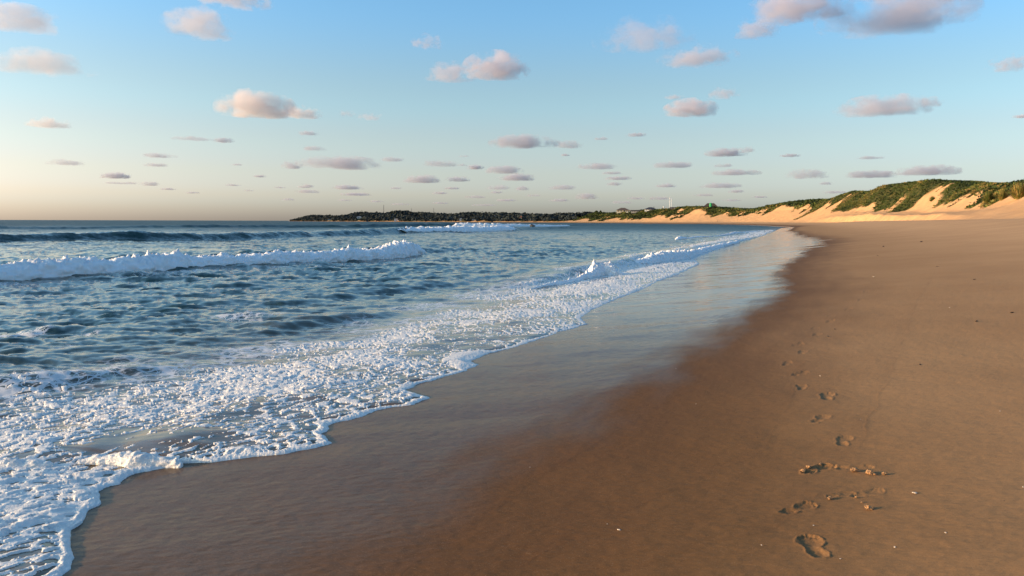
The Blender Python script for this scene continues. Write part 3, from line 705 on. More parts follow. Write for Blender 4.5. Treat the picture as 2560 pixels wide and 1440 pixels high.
def foot_disp(x, y):
    z = np.zeros(x.shape); ids = np.full(x.shape, -1)
    for k, (fx, fy, L, hd, dp) in enumerate(FT):
        m = np.nonzero((np.abs(x-fx) < .36) & (np.abs(y-fy) < .36))
        if not len(m[0]): continue
        dx = x[m]-fx; dy = y[m]-fy
        a = dx*math.sin(hd)+dy*math.cos(hd); b = dx*math.cos(hd)-dy*math.sin(hd)
        a = a+0.012*fbm(x[m]/.06, y[m]/.06, 2, 31); b = b+0.010*fbm(x[m]/.05, y[m]/.05, 2, 37)
        sd = 1 if k % 2 else -1
        b = b+sd*0.16*a*a/L
        hw = L*0.13; bw = L*0.175
        heel = np.hypot((a+L*.33)/(L*.18), b/hw); ball = np.hypot((a-L*.20)/(L*.22), b/bw); arch = np.hypot((a+L*.05)/(L*.30), (b-sd*L*.045)/(hw*.75))
        toes = np.minimum.reduce([np.hypot((a-L*(.46-.05*abs(i)))/(L*.065), (b-i*L*.075)/(L*.045)) for i in (-2, -1, 0, 1, 2)])
        f = np.minimum.reduce([heel, ball, toes]); 
        dz = -dp*np.maximum.reduce([sst(1.3, .5, heel)*1.15, sst(1.3, .5, ball), .5*sst(1.3, .4, arch), .8*sst(1.3, .6, toes)])
        rim = np.minimum(np.minimum(heel, ball), arch*1.1)
        dz = dz+dp*0.50*np.exp(-((rim-1.42)/.16)**2)*(0.35+1.3*np.clip(fbm(x[m]/.05, y[m]/.05, 2, 41+k)+.4, 0, 1.2))
        dz = dz+dp*0.22*sst(1.3, 1.0, f)*fbm(x[m]/.022, y[m]/.022, 3, 55+k)
        z[m] += dz
        outer = np.hypot(a/(L*.72), b/(L*.42))
        w_ = ids[m]; w_[outer < 1] = k; ids[m] = w_
    return z, ids
def build_beach():
    rows = [1.2]
    while rows[-1] < 49:
        d = rows[-1]; rows.append(d+max(d*d/(1.6*F_PX)*1.9, .010))
    rows = np.array(rows); pxs = np.arange(-300, 3700, 2.3); az = np.arctan((pxs-1280)/F_PX)
    az = np.concatenate([az, np.linspace(az[-1], R(80), 60)[1:]])
    Rg, A = np.meshgrid(rows, az, indexing='ij'); x = Rg*np.sin(A); y = Rg*np.cos(A)
    u, s = us_of(x, y); e = s_edge(u)
    z = beach_z(s)
    fz, ids = foot_disp(x, y); z = z+fz
    z = z+0.010*fbm(x/1.4, y/1.4, 3, 121)+0.0032*fbm(x/.15, y/.055, 3, 123)*sst(30, 8, Rg)
    # faint old swash line
    wl = wash_lines(u, s); z = z+.0014*wl
    z = z-0.08*sst(46, 49, Rg)
    wet, damp = wet_of(u, s); damp = np.clip(damp+.25*wl, 0, 1)
    dry_view_tone = 0.45*sst(5.4, 8.2, s+2.4*sst(4, 15, u))+0.58*sst(7.5, 19, s)  # dryness inland; grazing-light brightness away from the camera is painted in too
    V = np.stack([x, y, z], -1).reshape(-1, 3); Fq = grid_faces(len(rows), len(az))
    keep = (s > e-0.9).ravel(); Fq = Fq[keep[Fq].any(1)]
    film = .26+.70*sst(3.5, 20, u)
    at = {'film': film.ravel(), 'wet': wet.ravel(), 'damp': damp.ravel(), 'veg': np.zeros(x.size), 'dry_view_tone': dry_view_tone.ravel()}
    fid = ids.ravel()[Fq]; fk = np.where((fid == fid[:, :1]).all(1), fid[:, 0], -1)
    V2, F2, a2 = compact(V, Fq[fk < 0], at)
    o = mesh_np('beach', V2, F2, SAND, a2); tag(o, kind='structure')
    for k, ft in enumerate(FEET):
        sel = Fq[fk == k]
        if not len(sel): continue
        V2, F2, a2 = compact(V, sel, at); c = V2.mean(0)
        f = mesh_np('footprint', V2-c, F2, SAND, a2); f.location = c
        tag(f, ft[5], 'footprint', 'trail of bare footprints in the damp sand')
build_beach()
def build_dunes():
    us = [-50.0]
    while us[-1] < 2760:
        q = us[-1]; us.append(q+(1.0 if q < 120 else 0.55 if q < 430 else 0.9 if q < 900 else 2.6))
    us = np.array(us); ss = np.concatenate([np.arange(-14, 24, 1.0), np.arange(24, 76, .45), np.arange(76, 190, 4.0)])
    U, S = np.meshgrid(us, ss, indexing='ij'); x, y = coast(U, S); z = land_z(U, S)
    r = np.hypot(x, y); z = z-0.09*sst(46, 43, r)
    wet, damp = wet_of(U, S); wet = np.where(U > 330, .8*sst(2.5, 1.0, S+.8*fbm(U/20, S*0, 2, 5)), wet); damp = np.where(U > 330, sst(10, 3, S), damp)
    dry_view_tone = 0.45*sst(3.0, 5.8, S)+0.58*sst(7.5, 19, S)+0.3*sst(-1.0, 2.5, S-np.minimum(s_toe(U), 60)+1.0*fbm(U/6, S/6, 2, 3)); dry_view_tone = np.where(U > 480, np.maximum(dry_view_tone, .35+.65*sst(8, 18, S)), dry_view_tone)
    veg = veg_of(U, S)
    Fq = grid_faces(len(us), len(ss))
    o = mesh_np('dunes', np.stack([x, y, z], -1).reshape(-1, 3), Fq, SAND, {'film': np.full(x.size, .92), 'wet': wet.ravel(), 'damp': damp.ravel(), 'veg': veg.ravel(), 'dry_view_tone': dry_view_tone.ravel()}); tag(o, kind='structure')
build_dunes()

# ---- vegetation that nobody could count: scrub, dune grass and the far wood
def leaf_mat(name):
    t = NT(name); h = t.attr('hue'); 
    cr_ = t.n('ShaderNodeValToRGB'); t.l(h, cr_.inputs[0]); e = cr_.color_ramp.elements
    for i, (p_, c_) in enumerate([(0, (.022, .034, .012)), (.3, (.050, .074, .018)), (.55, (.100, .118, .026)), (.78, (.20, .150, .045)), (1, (.30, .20, .07))]):
        q = e[i] if i < 2 else e.new(p_); q.position = p_; q.color = c_+(1,)
    t.bsdf(cr_.outputs[0], .7, .15); return t.m
LEAF = leaf_mat('leaves')
WOOD = simple_mat('hazed_wood_leaves', (.030, .040, .042), .8, .3, .02, .1)  # leaf colour darkened and blued to carry distance haze and missing sun
def quads(c, size, asp, rs, up=0.0):
    n = len(c); a = rs.randn(n, 3); a[:, 2] = a[:, 2]*(.6)+up*2; a /= np.linalg.norm(a, axis=1)[:, None]
    b = rs.randn(n, 3); b -= a*(a*b).sum(1)[:, None]; b /= np.linalg.norm(b, axis=1)[:, None]
    a = a*(size*.5*asp)[:, None]; b = b*(size*.5)[:, None]
    V = np.stack([c-a-b*.5, c-a*.1+b, c+a, c+a*.1-b], 1).reshape(-1, 3)
    return V, np.arange(4*n).reshape(n, 4)
def scatter(name, label, n, ur, sr, pw, blob, leaves, leafsize, hue, seed, hgt, upness=0.0, asp=1.0, mask=None, mat=None):
    rs = np.random.RandomState(seed)
    u = ur[0]+(ur[1]-ur[0])*rs.rand(n)**pw; s = sr[0]+(sr[1]-sr[0])*rs.rand(n)
    v = veg_of(u, s) if mask is None else mask(u, s)
    k = rs.rand(n) < v; u = u[k]; s = s[k]; n = len(u)
    x, y = coast(u, s); z = land_z(u, s)
    sz = blob*(0.5+rs.rand(n)); hh = hgt*(0.4+0.9*rs.rand(n))
    hu = np.clip(hue(u, s)+0.10*rs.randn(n), 0, 1)
    off = rs.randn(n, leaves, 3)*0.45; 
    c = np.stack([x, y, z], 1)[:, None, :]+off*np.stack([sz, sz, hh*.6], 1)[:, None, :]
    c[..., 2] = np.maximum(c[..., 2], z[:, None]-.05)+hh[:, None]*.45
    hl = np.repeat(np.clip(hu[:, None]+.06*rs.randn(n, leaves), 0, 1).ravel(), 4)
    V, Fq = quads(c.reshape(-1, 3), np.repeat(leafsize*sz/blob, leaves)*(.6+.8*rs.rand(n*leaves)), asp, rs, upness)
    o = mesh_np(name, V, Fq, mat or LEAF, {'hue': hl}, smooth=False); tag(o, label, None, None, 'stuff'); return o
def hue_dune(u, s):
    n = fbm(u/34, s/16, 2, 131); n2 = fbm(u/12, s/9, 2, 133)
    t = (s-s_toe(u))/np.maximum(s_crest(u)-s_toe(u), 8)
    h = .42+.85*n+.5*n2-.20*sst(.8, 1.1, t)
    return np.clip(h+np.interp(u, [130, 175, 215, 260, 330], [.55, .4, .0, .0, 0]), 0.05, 1)
scatter('dune_scrub', 'low green and ochre scrub covering the upper dunes', 34000, (135, 620), (28, 84), 1.25, .75, 8, .42, hue_dune, 5, .50)
scatter('dune_scrub', 'dark scrub on the farther dunes below the houses', 16000, (600, 1250), (14, 84), 1.0, 1.5, 7, 1.0, lambda u, s: hue_dune(u, s)-.12, 6, 1.0)
scatter('dune_grass', 'tall ochre grass blades on the dune at the right edge', 5200, (120, 330), (38, 66), 1.1, .5, 12, .95, lambda u, s: np.full(u.shape, .82)+.2*fbm(u/8, s/8, 2, 7), 7, .75, 1.6, .16,
        lambda u, s: sst(.05, .25, fbm(u/13, s/10, 2, 139)+np.interp(u, [140, 190, 230, 330], [.5, .2, -.05, -.0]))*veg_of(u, s))
#PART5
# ------------------------------------------------------------------ placing things on the land
def us_near(x, y):
    x = np.atleast_1d(np.asarray(x, float)); y = np.atleast_1d(np.asarray(y, float))
    i = np.argmin((CO[None, :, 0]-x[:, None])**2+(CO[None, :, 1]-y[:, None])**2, axis=1)
    return CU[i], (x-CO[i, 0])*CN[i, 0]+(y-CO[i, 1])*CN[i, 1]
def land_hit(px, py, d0=60.0, d1=3200.0):
    v = ray(px, py); hv = math.hypot(v[0], v[1]); d = d0*1.004**np.arange(int(math.log(d1/d0)/math.log(1.004)))
    x, y = v[0]/hv*d, v[1]/hv*d; u, q = us_near(x, y); z = land_z(u, q)
    k = np.nonzero((q > 1) & (z >= CAM_Z+v[2]/hv*d))[0]
    if not len(k): return None, None
    k = k[0]; return np.array([x[k], y[k], z[k]]), d[k]
def crest_hit(px, back=2.0):
    sc = s_crest(CUs)+back; x, y = coast(CUs, sc); best = None
    D = np.stack([x, y, np.full(len(x), 8.0)], 1)
    p = 1280+F_PX*(D@rgt)/np.maximum(D@fwd, 1); p = np.where((D@fwd) > 1, p, 9999)
    i = int(np.argmin(np.abs(p-px))); z = float(land_z(np.array([CUs[i]]), np.array([sc[i]]))[0])
    return np.array([x[i], y[i], z]), math.hypot(x[i], y[i])
def place(px, py=None, back=3.0):
    if py is not None:
        p, d = land_hit(px, py)
        if p is not None: return p, d
    return crest_hit(px, back)
def face(px): return -az_of(px)                 # turn a thing so its local -Y looks at the camera
WALLS = {'cream': simple_mat('cream_render', (.62, .55, .40), .8, .12), 'white': simple_mat('white_render', (.72, .71, .68), .8, .1), 'brown': simple_mat('brown_wall', (.20, .14, .10), .8), 'grey': simple_mat('grey_wall', (.33, .32, .30), .8), 'dark': simple_mat('dark_timber', (.06, .045, .035), .8)}
ROOFS = {'brown': simple_mat('brown_thatch', (.13, .095, .075), .9), 'dark': simple_mat('dark_slate', (.05, .05, .055), .6), 'red': simple_mat('red_tiles', (.36, .13, .08), .7), 'grey': simple_mat('grey_sheet', (.42, .42, .42), .5), 'thatch': simple_mat('dark_thatch', (.075, .055, .045), .95, .35)}
GLASS = simple_mat('window_glass', (.03, .04, .05), .15, .1, 4, .6)
METAL = simple_mat('pale_painted_metal', (.75, .75, .74), .5, .06); DMETAL = simple_mat('dark_metal', (.12, .12, .13), .5, .1)
CLEAR = []
def house(px, py, wpx, wallpx, roofpx, wall, roof, label, back=3.0, depth=.8, nwin=3, ridge=.35, chimney=None, sink=.6, group=None, cat='house', name='house', flat=False):
    p, d = place(px, py, back); k = d/F_PX; W = wpx*k; hw = wallpx*k; hr = roofpx*k; D = W*depth
    root = empty(name, (p[0], p[1], p[2]), face(px)); tag(root, label, cat, group)
    CLEAR.append((*[float(q[0]) for q in us_near(p[0], p[1])], W, p[0], p[1]))
    bm = bmesh.new(); bbox(bm, -W*.47, W*.47, -D*.45, D*.45, -sink-1.0, hw); bm_obj('wall', bm, WALLS[wall], root)
    bm = bmesh.new()
    if flat: bbox(bm, -W*.5, W*.5, -D*.5, D*.5, hw+.003, hw+max(hr, .25))
    else: bhip(bm, -W*.53, W*.53, -D*.53, D*.53, hw+.003, hw+hr, W*ridge)
    ro = bm_obj('roof', bm, ROOFS[roof], root)
    if chimney is not None:
        bm = bmesh.new(); bbox(bm, W*chimney-W*.022, W*chimney+W*.022, -.5, .5, hw+hr*.3, hw+hr*1.25); bm_obj('chimney', bm, WALLS['dark'], ro)
    for i in range(nwin):
        cx = -W*.47+W*.94*(i+.5)/nwin; ww = W*.94/nwin*.27; zz = hw*.55; wh = min(.7, hw*.3)
        bm = bmesh.new(); bbox(bm, cx-ww, cx+ww, -D*.45-.06, -D*.45-.004, zz-wh, zz+wh); wn = bm_obj('window', bm, WALLS['white'], root)
        bm = bmesh.new(); bbox(bm, cx-ww*.85, cx+ww*.85, -D*.45-.085, -D*.45-.064, zz-wh*.85, zz+wh*.85); bm_obj('pane', bm, GLASS, wn)
    return root
# the houses on the dune ridge
house(1557, 531, 32, 5, 6, 'cream', 'brown', 'cream house with a brown hipped roof, leftmost on the dune ridge', nwin=4, ridge=.3)
house(1571, 532, 13, 4.5, 1.6, 'cream', 'brown', 'low cream annex with dark windows beside the brown roofed house', back=0, nwin=3, flat=True)
house(1592, 530, 30, 2.2, 2.4, 'grey', 'dark', 'long low building with a dark flat roof between two hipped houses', nwin=5, flat=True)
house(1626, 526, 30, 2, 5.2, 'white', 'dark', 'dark hipped roof house with a chimney on the dune ridge', nwin=4, ridge=.25, chimney=.28)
house(1683, 523, 17, 3.6, 1.0, 'dark', 'dark', 'dark box shaped hut right beside the two white poles', nwin=2, flat=True, cat='hut', name='hut')
def thatch():
    p, d = crest_hit(1777, 4); k = d/F_PX
    root = empty('thatched_lodge', tuple(p), face(1777)); tag(root, 'big dark thatched roof lodge standing behind the green water tank', 'lodge')
    bm = bmesh.new(); bbox(bm, -13*k, 13*k, -2.5, 2.5, -1.5, 1.2*k*2); bm_obj('wall', bm, WALLS['dark'], root)
    bm = bmesh.new(); bhip(bm, -18*k, 18*k, -4.5, 4.5, .2*k, 9.5*k, 16*k); bm_obj('roof', bm, ROOFS['thatch'], root)
thatch()
def tank():
    p, d = crest_hit(1778, -3); k = d/F_PX
    root = empty('water_tank', tuple(p), face(1778)); tag(root, 'bright green cylindrical water tank raised in front of the thatched lodge', 'water tank')
    g = simple_mat('green_plastic', (.02, .34, .10), .4, .1)
    z0 = 2.5*k; bm = bmesh.new(); bcyl(bm, 0, 0, z0, z0+8*k, 3.1*k, 3.1*k, 20); body = bm_obj('tank_body', bm, g, root)
    bm = bmesh.new(); bcyl(bm, 0, 0, z0+8*k+.003, z0+9.2*k, 3.1*k, 1.0*k, 20); bcyl(bm, 0, 0, z0+9.2*k, z0+10*k, .8*k, .8*k, 12); bm_obj('lid', bm, g, body)
    for sx in (-1, 1):
        for sy in (-1, 1):
            bm = bmesh.new(); btube(bm, (sx*2.6*k, sy*2.6*k, -1), (sx*2.2*k, sy*2.2*k, z0-.15), .14, .14); bm_obj('leg', bm, WALLS['dark'], root)
    bm = bmesh.new(); bcyl(bm, 0, 0, z0-.18, z0-.004, 3.4*k, 3.4*k, 16); bm_obj('platform', bm, WALLS['brown'], root)
tank()
def pole(px, pyt, pyb, rad, label, mat, name='pole', cat='pole', group=None, back=2.0, lattice=False):
    p, d = crest_hit(px, back); v = ray(px, pyt); H = CAM_Z+v[2]/math.hypot(v[0], v[1])*d-p[2]
    root = empty(name, tuple(p)); tag(root, label, cat, group)
    bm = bmesh.new()
    if lattice:
        a = rad
        for q in range(3):
            an = q*2.094; btube(bm, (a*math.cos(an), a*math.sin(an), -1), (a*.55*math.cos(an), a*.55*math.sin(an), H), a*.28, a*.22, 5)
        n = int(H/(a*2.2))
        for i in range(n):
            f0 = 1-.45*i/n
            for q in range(3):
                a0 = q*2.094; a1 = a0+2.094; btube(bm, (a*f0*math.cos(a0), a*f0*math.sin(a0), H*i/n), (a*f0*math.cos(a1), a*f0*math.sin(a1), H*(i+1)/n), a*.12, a*.12, 4)
        bm_obj('lattice_mast', bm, mat, root)
        bm = bmesh.new(); btube(bm, (0, 0, H), (0, 0, H*1.12), a*.2, a*.08, 5); bm_obj('antenna', bm, mat, root)
    else:
        btube(bm, (0, 0, -1), (0, 0, H), rad, rad*.75, 10); bm_obj('shaft', bm, mat, root)
        bm = bmesh.new(); bcyl(bm, 0, 0, H+.003, H+.5, rad*1.25, rad*.6, 10); bm_obj('cap', bm, mat, root)
pole(1673.3, 493, 523, .34, 'taller of the two slim white poles on the dune ridge', METAL, group='white poles on the dune ridge')
pole(1678.8, 497.5, 523, .34, 'shorter of the two slim white poles, next to the dark hut', METAL, group='white poles on the dune ridge')
pole(959.5, 513, 535, .8, 'tallest lattice mast, leftmost on the headland skyline', DMETAL, 'radio_mast', 'mast', 'radio masts on the headland', 8, True)
pole(1029, 521.5, 535, .6, 'middle radio mast on the headland, right of the highest hill', DMETAL, 'radio_mast', 'mast', 'radio masts on the headland', 8, True)
pole(1084.6, 520.5, 537, .6, 'rightmost radio mast on the headland', DMETAL, 'radio_mast', 'mast', 'radio masts on the headland', 8, True)
def beacon():
    p, d = crest_hit(1655, 0); k = d/F_PX
    root = empty('lookout_post', tuple(p), face(1655)); tag(root, 'dark stubby post with a small white dish left of the white poles', 'lookout post')
    bm = bmesh.new(); bbox(bm, -1.6*k, .8*k, -.6, .6, -1.5, 4.2*k); bm_obj('post', bm, WALLS['dark'], root)
    bm = bmesh.new(); bmesh.ops.create_uvsphere(bm, u_segments=14, v_segments=8, radius=2.1*k, matrix=Matrix.Translation((1.8*k, 0, 5.6*k)) @ Matrix.Diagonal((1, .55, .75, 1))); dsh = bm_obj('dish', bm, METAL, root, True)
    bm = bmesh.new(); btube(bm, (1.8*k, 0, 3.4*k), (1.8*k, 0, 4.3*k), .12, .12); btube(bm, (3.0*k, 0, 5.5*k), (3.4*k, 0, 8*k), .1, .06); btube(bm, (3.4*k, 0, 0), (3.4*k, 0, 6*k), .12, .1); bm_obj('bracket', bm, DMETAL, dsh)
beacon()
def round_hut():
    p, d = crest_hit(1972, 2); k = d/F_PX
    root = empty('hut', tuple(p), face(1972)); tag(root, 'small hut with a pointed brown roof alone on the middle dune skyline', 'hut')
    bm = bmesh.new(); bbox(bm, -4*k, 6*k, -2, 2, -1, 1.5*k); bm_obj('wall', bm, WALLS['brown'], root)
    bm = bmesh.new(); bhip(bm, -5.5*k, 3*k, -2.6, 2.6, 1.5*k+.003, 5.5*k, .5*k); bhip(bm, 1.5*k, 8.5*k, -2.4, 2.4, 1.0*k, 3.6*k, 2*k); bm_obj('roof', bm, ROOFS['brown'], root)
round_hut()
# houses on the headland
HH = [(993, 553, 15, 4.5, 1.2, 'white', 'grey', 'white terrace building at the foot of the headland, nearest its beach', True), (1014, 543.5, 5, 2.6, .8, 'white', 'grey', 'brightest small white house below the highest headland hill', True),
 (1028.5, 545.5, 5, 2.4, .9, 'white', 'grey', 'small pale house a little right of the brightest white one', False), (901, 545, 19, 2.2, 1.3, 'white', 'grey', 'long white house on the left headland hill', False),
 (825, 550, 11, 1.2, .5, 'grey', 'grey', 'long low grey shed at the waterline of the outer headland', True), (842, 550, 4, 1.4, .6, 'grey', 'grey', 'tiny pale hut right of the long grey shed', True),
 (984, 537.8, 5, 1.3, .5, 'grey', 'grey', 'faint grey house near the top of the highest headland hill', True), (1155, 551, 12, 4, 1.3, 'white', 'grey', 'pale stepped house in the wood where the headland beach begins', True),
 (1186, 550, 12, 1.6, .6, 'grey', 'grey', 'low grey house right of the pale stepped one', True), (1191, 543, 4, 2, 1, 'cream', 'brown', 'small cream house above the low grey one', False),
 (1237, 542.5, 6, 1.8, 1.8, 'white', 'grey', 'white gabled house high in the middle of the headland', False), (1254.7, 549.5, 4, 2.6, .6, 'white', 'grey', 'bright white cube house above the orange bank', True),
 (1285.5, 547, 3, 3.2, .5, 'white', 'grey', 'narrow white tower house left of the red roofed one', True), (1303, 547.5, 8, 3.4, 3.6, 'cream', 'red', 'cream house with a red roof among the trees', False),
 (1328, 543.5, 6, 1.2, .6, 'grey', 'grey', 'pale low roof among the trees right of the red roofed house', True), (892, 541, 0, 0, 0, '', '', '', False)]
for q in HH:
    if q[2]: house(q[0], q[1], q[2], q[3], q[4], q[5], q[6], q[7], nwin=2, flat=q[8], depth=.6, sink=2, group='houses scattered over the headland')
def clearing(u, s):
    x, y = coast(u, s); r = np.hypot(x, y); k = np.ones(u.shape)
    for cu_, cs_, W, hx, hy in CLEAR:
        hr = math.hypot(hx, hy); lat = np.abs((x*hy-y*hx)/hr); al = (x*hx+y*hy)/hr
        k = np.where((lat < W*.5+1.0) & (al < hr+W*.6) & (al > hr-60), 0.0, k)
    return k
scatter('headland_wood', 'dark wooded slopes of the far headland across the bay', 9000, (1150, 2755), (4, 90), .9, 5.0, 8, 3.6, lambda u, s: .10+.16*fbm(u/60, s/40, 2, 141)+.08*sst(1500, 1150, u), 8, 3.4, mask=lambda u, s: sst(0.03, .12, (s-s_toe(u))/60)*sst(2745, 2690, u)*.95*clearing(u, s), mat=WOOD)
# single trees that stand out on the skyline
BARK = simple_mat('bark', (.10, .075, .055), .9)
def tree(px, pyt, wpx, label, back=2, hue=.1, seed=0, group=None):
    p, d = crest_hit(px, back); v = ray(px, pyt); k = d/F_PX; H = max(3.0, CAM_Z+v[2]/math.hypot(v[0], v[1])*d-p[2]); W = wpx*k
    root = empty('tree', tuple(p)); tag(root, label, 'tree', group)
    bm = bmesh.new(); rs = np.random.RandomState(seed+50)
    btube(bm, (0, 0, -1), (.1, 0, H*.7), H*.035, H*.015, 7)
    for i in range(5): a = i*1.3; btube(bm, (0, 0, H*(.3+.08*i)), (W*.3*math.cos(a), W*.3*math.sin(a), H*(.5+.09*i)), H*.014, H*.006, 5)
    bm_obj('trunk', bm, BARK, root)
    n = 240; f = rs.rand(n); rr = W*.5*(1-.75*f)*np.sqrt(rs.rand(n)); an = rs.rand(n)*6.283
    c = np.stack([rr*np.cos(an), rr*np.sin(an), H*(.28+.72*f)], 1)
    V, Fq = quads(c, np.full(n, W*.26)*(.5+rs.rand(n)), 1.0, rs)
    mesh_np('crown', V, Fq, LEAF, {'hue': np.clip(np.full(len(V), hue)+.05*rs.randn(len(V)), 0, 1)}, False, root)
G = 'single trees on the headland skyline'
for px, pt, wp, lb in [(825.5, 536.5, 7, 'dark pointed tree standing out on the flat left part of the headland'), (934, 533, 9, 'broad dark tree right of the left headland hill'), (1061.5, 531.5, 6, 'dark tree between the middle and right radio masts'), (1047, 532.5, 7, 'bushy tree just right of the middle radio mast'),
                       (1126.8, 533.5, 4, 'slim dark tree alone on the skyline right of the masts'), (1295, 536.2, 4, 'small tree behind the red roofed house'), (1344, 537.5, 4, 'leftmost of three small trees right of the red roofed house'), (1354, 538, 4, 'rightmost of three small trees right of the red roofed house'),
                       (1407, 535.5, 4, 'upright tree at the start of the near dune ridge'), (1434, 534.5, 6, 'round crowned tree alone on the low dune ridge'), (1447, 536, 8, 'low spreading tree next to the round crowned one'), (1490, 531.5, 12, 'wide dark bush left of the cream house'), (1501, 530.5, 7, 'leaning dark bush between wide bush and cream house'), (1333, 540, 4, 'short tree beside the pale low roof')]:
    tree(px, pt, wp, lb, seed=int(px), group=G if px < 1400 else 'single trees on the dune ridge')
# grass tussocks on the near dune
def tussock(px, py, wpx, hpx, label, seed, hue=.8):
    p, d = land_hit(px, py, 60, 700)
    if p is None: p, d = crest_hit(px, -4)
    k = d/F_PX; W = wpx*k; H = hpx*k; rs = np.random.RandomState(seed)
    n = 520; an = rs.rand(n)*6.283; r0 = W*.26*np.sqrt(rs.rand(n)); le = rs.rand(n)*.75+.35; sp_ = W*.75*rs.rand(n)**1.3
    b = np.stack([r0*np.cos(an), r0*np.sin(an), np.full(n, -.15)], 1); t_ = np.stack([(r0+sp_)*np.cos(an), (r0+sp_)*np.sin(an), H*le*(1-.35*(sp_/W*2)**2)], 1)
    m_ = (b+t_)/2; m_[:, 2] += H*.12
    wv = np.stack([-np.sin(an), np.cos(an), an*0], 1)*(W*.03)
    V = np.stack([b-wv, b+wv, m_+wv*.8, m_-wv*.8, t_], 1).reshape(-1, 3)
    i = np.arange(n)*5; Fq = np.concatenate([np.stack([i, i+1, i+2, i+3], 1), np.stack([i+3, i+2, i+4, i+4], 1)[:, :4]])
    tri = np.stack([i+3, i+2, i+4], 1)
    me = bpy.data.meshes.new('grass_tussock'); me.from_pydata(V.tolist(), [], np.stack([i, i+1, i+2, i+3], 1).tolist()+tri.tolist())
    at = me.attributes.new('hue', 'FLOAT', 'POINT'); at.data.foreach_set('value', np.clip(np.repeat(hue+.15*rs.randn(n), 5), 0, 1).astype(np.float32))
    o = link('grass_tussock', me, LEAF); o.location = p; tag(o, label, 'grass tussock', 'grass tussocks on the near dune')
tussock(2470, 509, 22, 24, 'dark grass tussock alone on the orange sand slope near the right edge', 1, .5)
tussock(2506, 500, 20, 22, 'ochre grass tussock right of the lone dark one', 2, .62)
tussock(2548, 497, 34, 34, 'largest ochre grass tussock cut by the right edge', 3, .7)
tussock(2331, 508, 12, 12, 'small dark tussock at the foot of the green dune scrub', 4, .5)
# rock in the surf
def rock():
    p = hit(1331, 568.5, 0); k = math.hypot(p[0], p[1])/F_PX
    bm = bmesh.new(); bmesh.ops.create_icosphere(bm, subdivisions=3, radius=1.0)
    for v in bm.verts:
        n = 1+.35*float(pn(v.co.x*1.6+v.co.z, v.co.y*1.6-v.co.z*.7, 3)); v.co = Vector((v.co.x*6.5*k*n, v.co.y*1.6*n, max(v.co.z, -.5)*4.6*k*n+(.6*k if v.co.x < 0 else 0)))
    o = bm_obj('rock', bm, simple_mat('wet_rock', (.035, .032, .03), .35, .3, 2, .5), None, True); o.location = (p[0], p[1], .45); tag(o, 'dark rock sticking out of the water among the far breakers', 'rock')
rock()
# a lone person far down the beach
def person():
    p, d = land_hit(1793, 555.6, 300, 1200)
    if p is None: return
    H = 1.72; root = empty('person', tuple(p), 0.4); tag(root, 'person in dark clothes walking far away on the beach below the dunes', 'person')
    js = [(0, 0, .95, .14), (0, 0, 1.2, .13), (0, 0, 1.42, .15), (0, 0, 1.52, .06), (0, 0, 1.62, .10), (0, -.02, 1.72, .07), (-.18, 0, 1.40, .06), (-.25, .05, 1.12, .045), (-.22, -.08, .88, .035), (.18, 0, 1.40, .06), (.25, -.03, 1.12, .045), (.22, -.12, .88, .035), (-.10, 0, .88, .085), (-.11, -.14, .48, .06), (-.11, -.20, .06, .045), (-.11, -.32, .04, .035), (.10, 0, .88, .085), (.11, .08, .48, .06), (.11, .24, .08, .045), (.11, .14, .03, .035)]
    es = [(0, 1), (1, 2), (2, 3), (3, 4), (4, 5), (2, 6), (6, 7), (7, 8), (2, 9), (9, 10), (10, 11), (0, 12), (12, 13), (13, 14), (14, 15), (0, 16), (16, 17), (17, 18), (18, 19)]
    me = bpy.data.meshes.new('body'); me.from_pydata([j[:3] for j in js], es, []); o = link('body', me, simple_mat('dark_clothes', (.05, .04, .045), .8), root)
    m = o.modifiers.new('skin', 'SKIN'); me.update()
    if len(me.skin_vertices):
        for i, j in enumerate(js): me.skin_vertices[0].data[i].radius = (j[3], j[3])
        me.skin_vertices[0].data[0].use_root = True
    o.modifiers.new('sub', 'SUBSURF').levels = 1
    bm = bmesh.new(); bmesh.ops.create_uvsphere(bm, u_segments=12, v_segments=8, radius=.125, matrix=Matrix.Translation((0, .02, 1.67)) @ Matrix.Diagonal((1, 1.05, .8, 1))); bm_obj('hair', bm, simple_mat('hair', (.02, .015, .012), .7), root, True)
person()
# clods kicked out of the damp sand
CLODM = simple_mat('damp_sand_clod', (.34, .20, .10), .9, .25, 40)
def clod(px, py, wpx, label, seed, lumps=3):
    h = hit_beach(px, py); k = np.linalg.norm(h-np.array([0, 0, CAM_Z]))/F_PX; W = wpx*k*.8; rs = np.random.RandomState(seed); bm = bmesh.new()
    # one crumbly lump, grown from a few overlapping nodules baked into one surface
    cs = [(rs.uniform(-.3, .3), rs.uniform(-.3, .3), rs.uniform(.2, .5), rs.uniform(.25, .45)) for _ in range(lumps)]
    bmesh.ops.create_icosphere(bm, subdivisions=4, radius=1.0)
    for v in bm.verts:
        dr = v.co.normalized(); r = 0
        for c in cs:
            cc = Vector((c[0], c[1], c[2]-.2)); b = dr.dot(cc); disc = b*b-cc.length_squared+c[3]**2
            if disc > 0: r = max(r, b+math.sqrt(disc))
        r = max(r, .18); r *= 1+.28*float(pn(dr.x*3+seed, dr.y*3+dr.z*2, 5))+.16*float(pn(dr.x*8+seed, dr.y*8+dr.z*7, 6))
        v.co = dr*r; v.co.z = max(v.co.z*.7, -.15); v.co *= W*.95
    o = bm_obj('sand_clod', bm, CLODM, None, False); o.location = (h[0], h[1], h[2]+W*.10); tag(o, label, 'sand clod', 'clods of damp sand kicked up round the footprints')
clod(2010, 1178, 15, 'leftmost crumbly sand clod on the rim of the deepest footprint', 1, 4)
clod(2022, 1168, 14, 'second sand clod on the left rim of the deepest footprint', 2, 4)
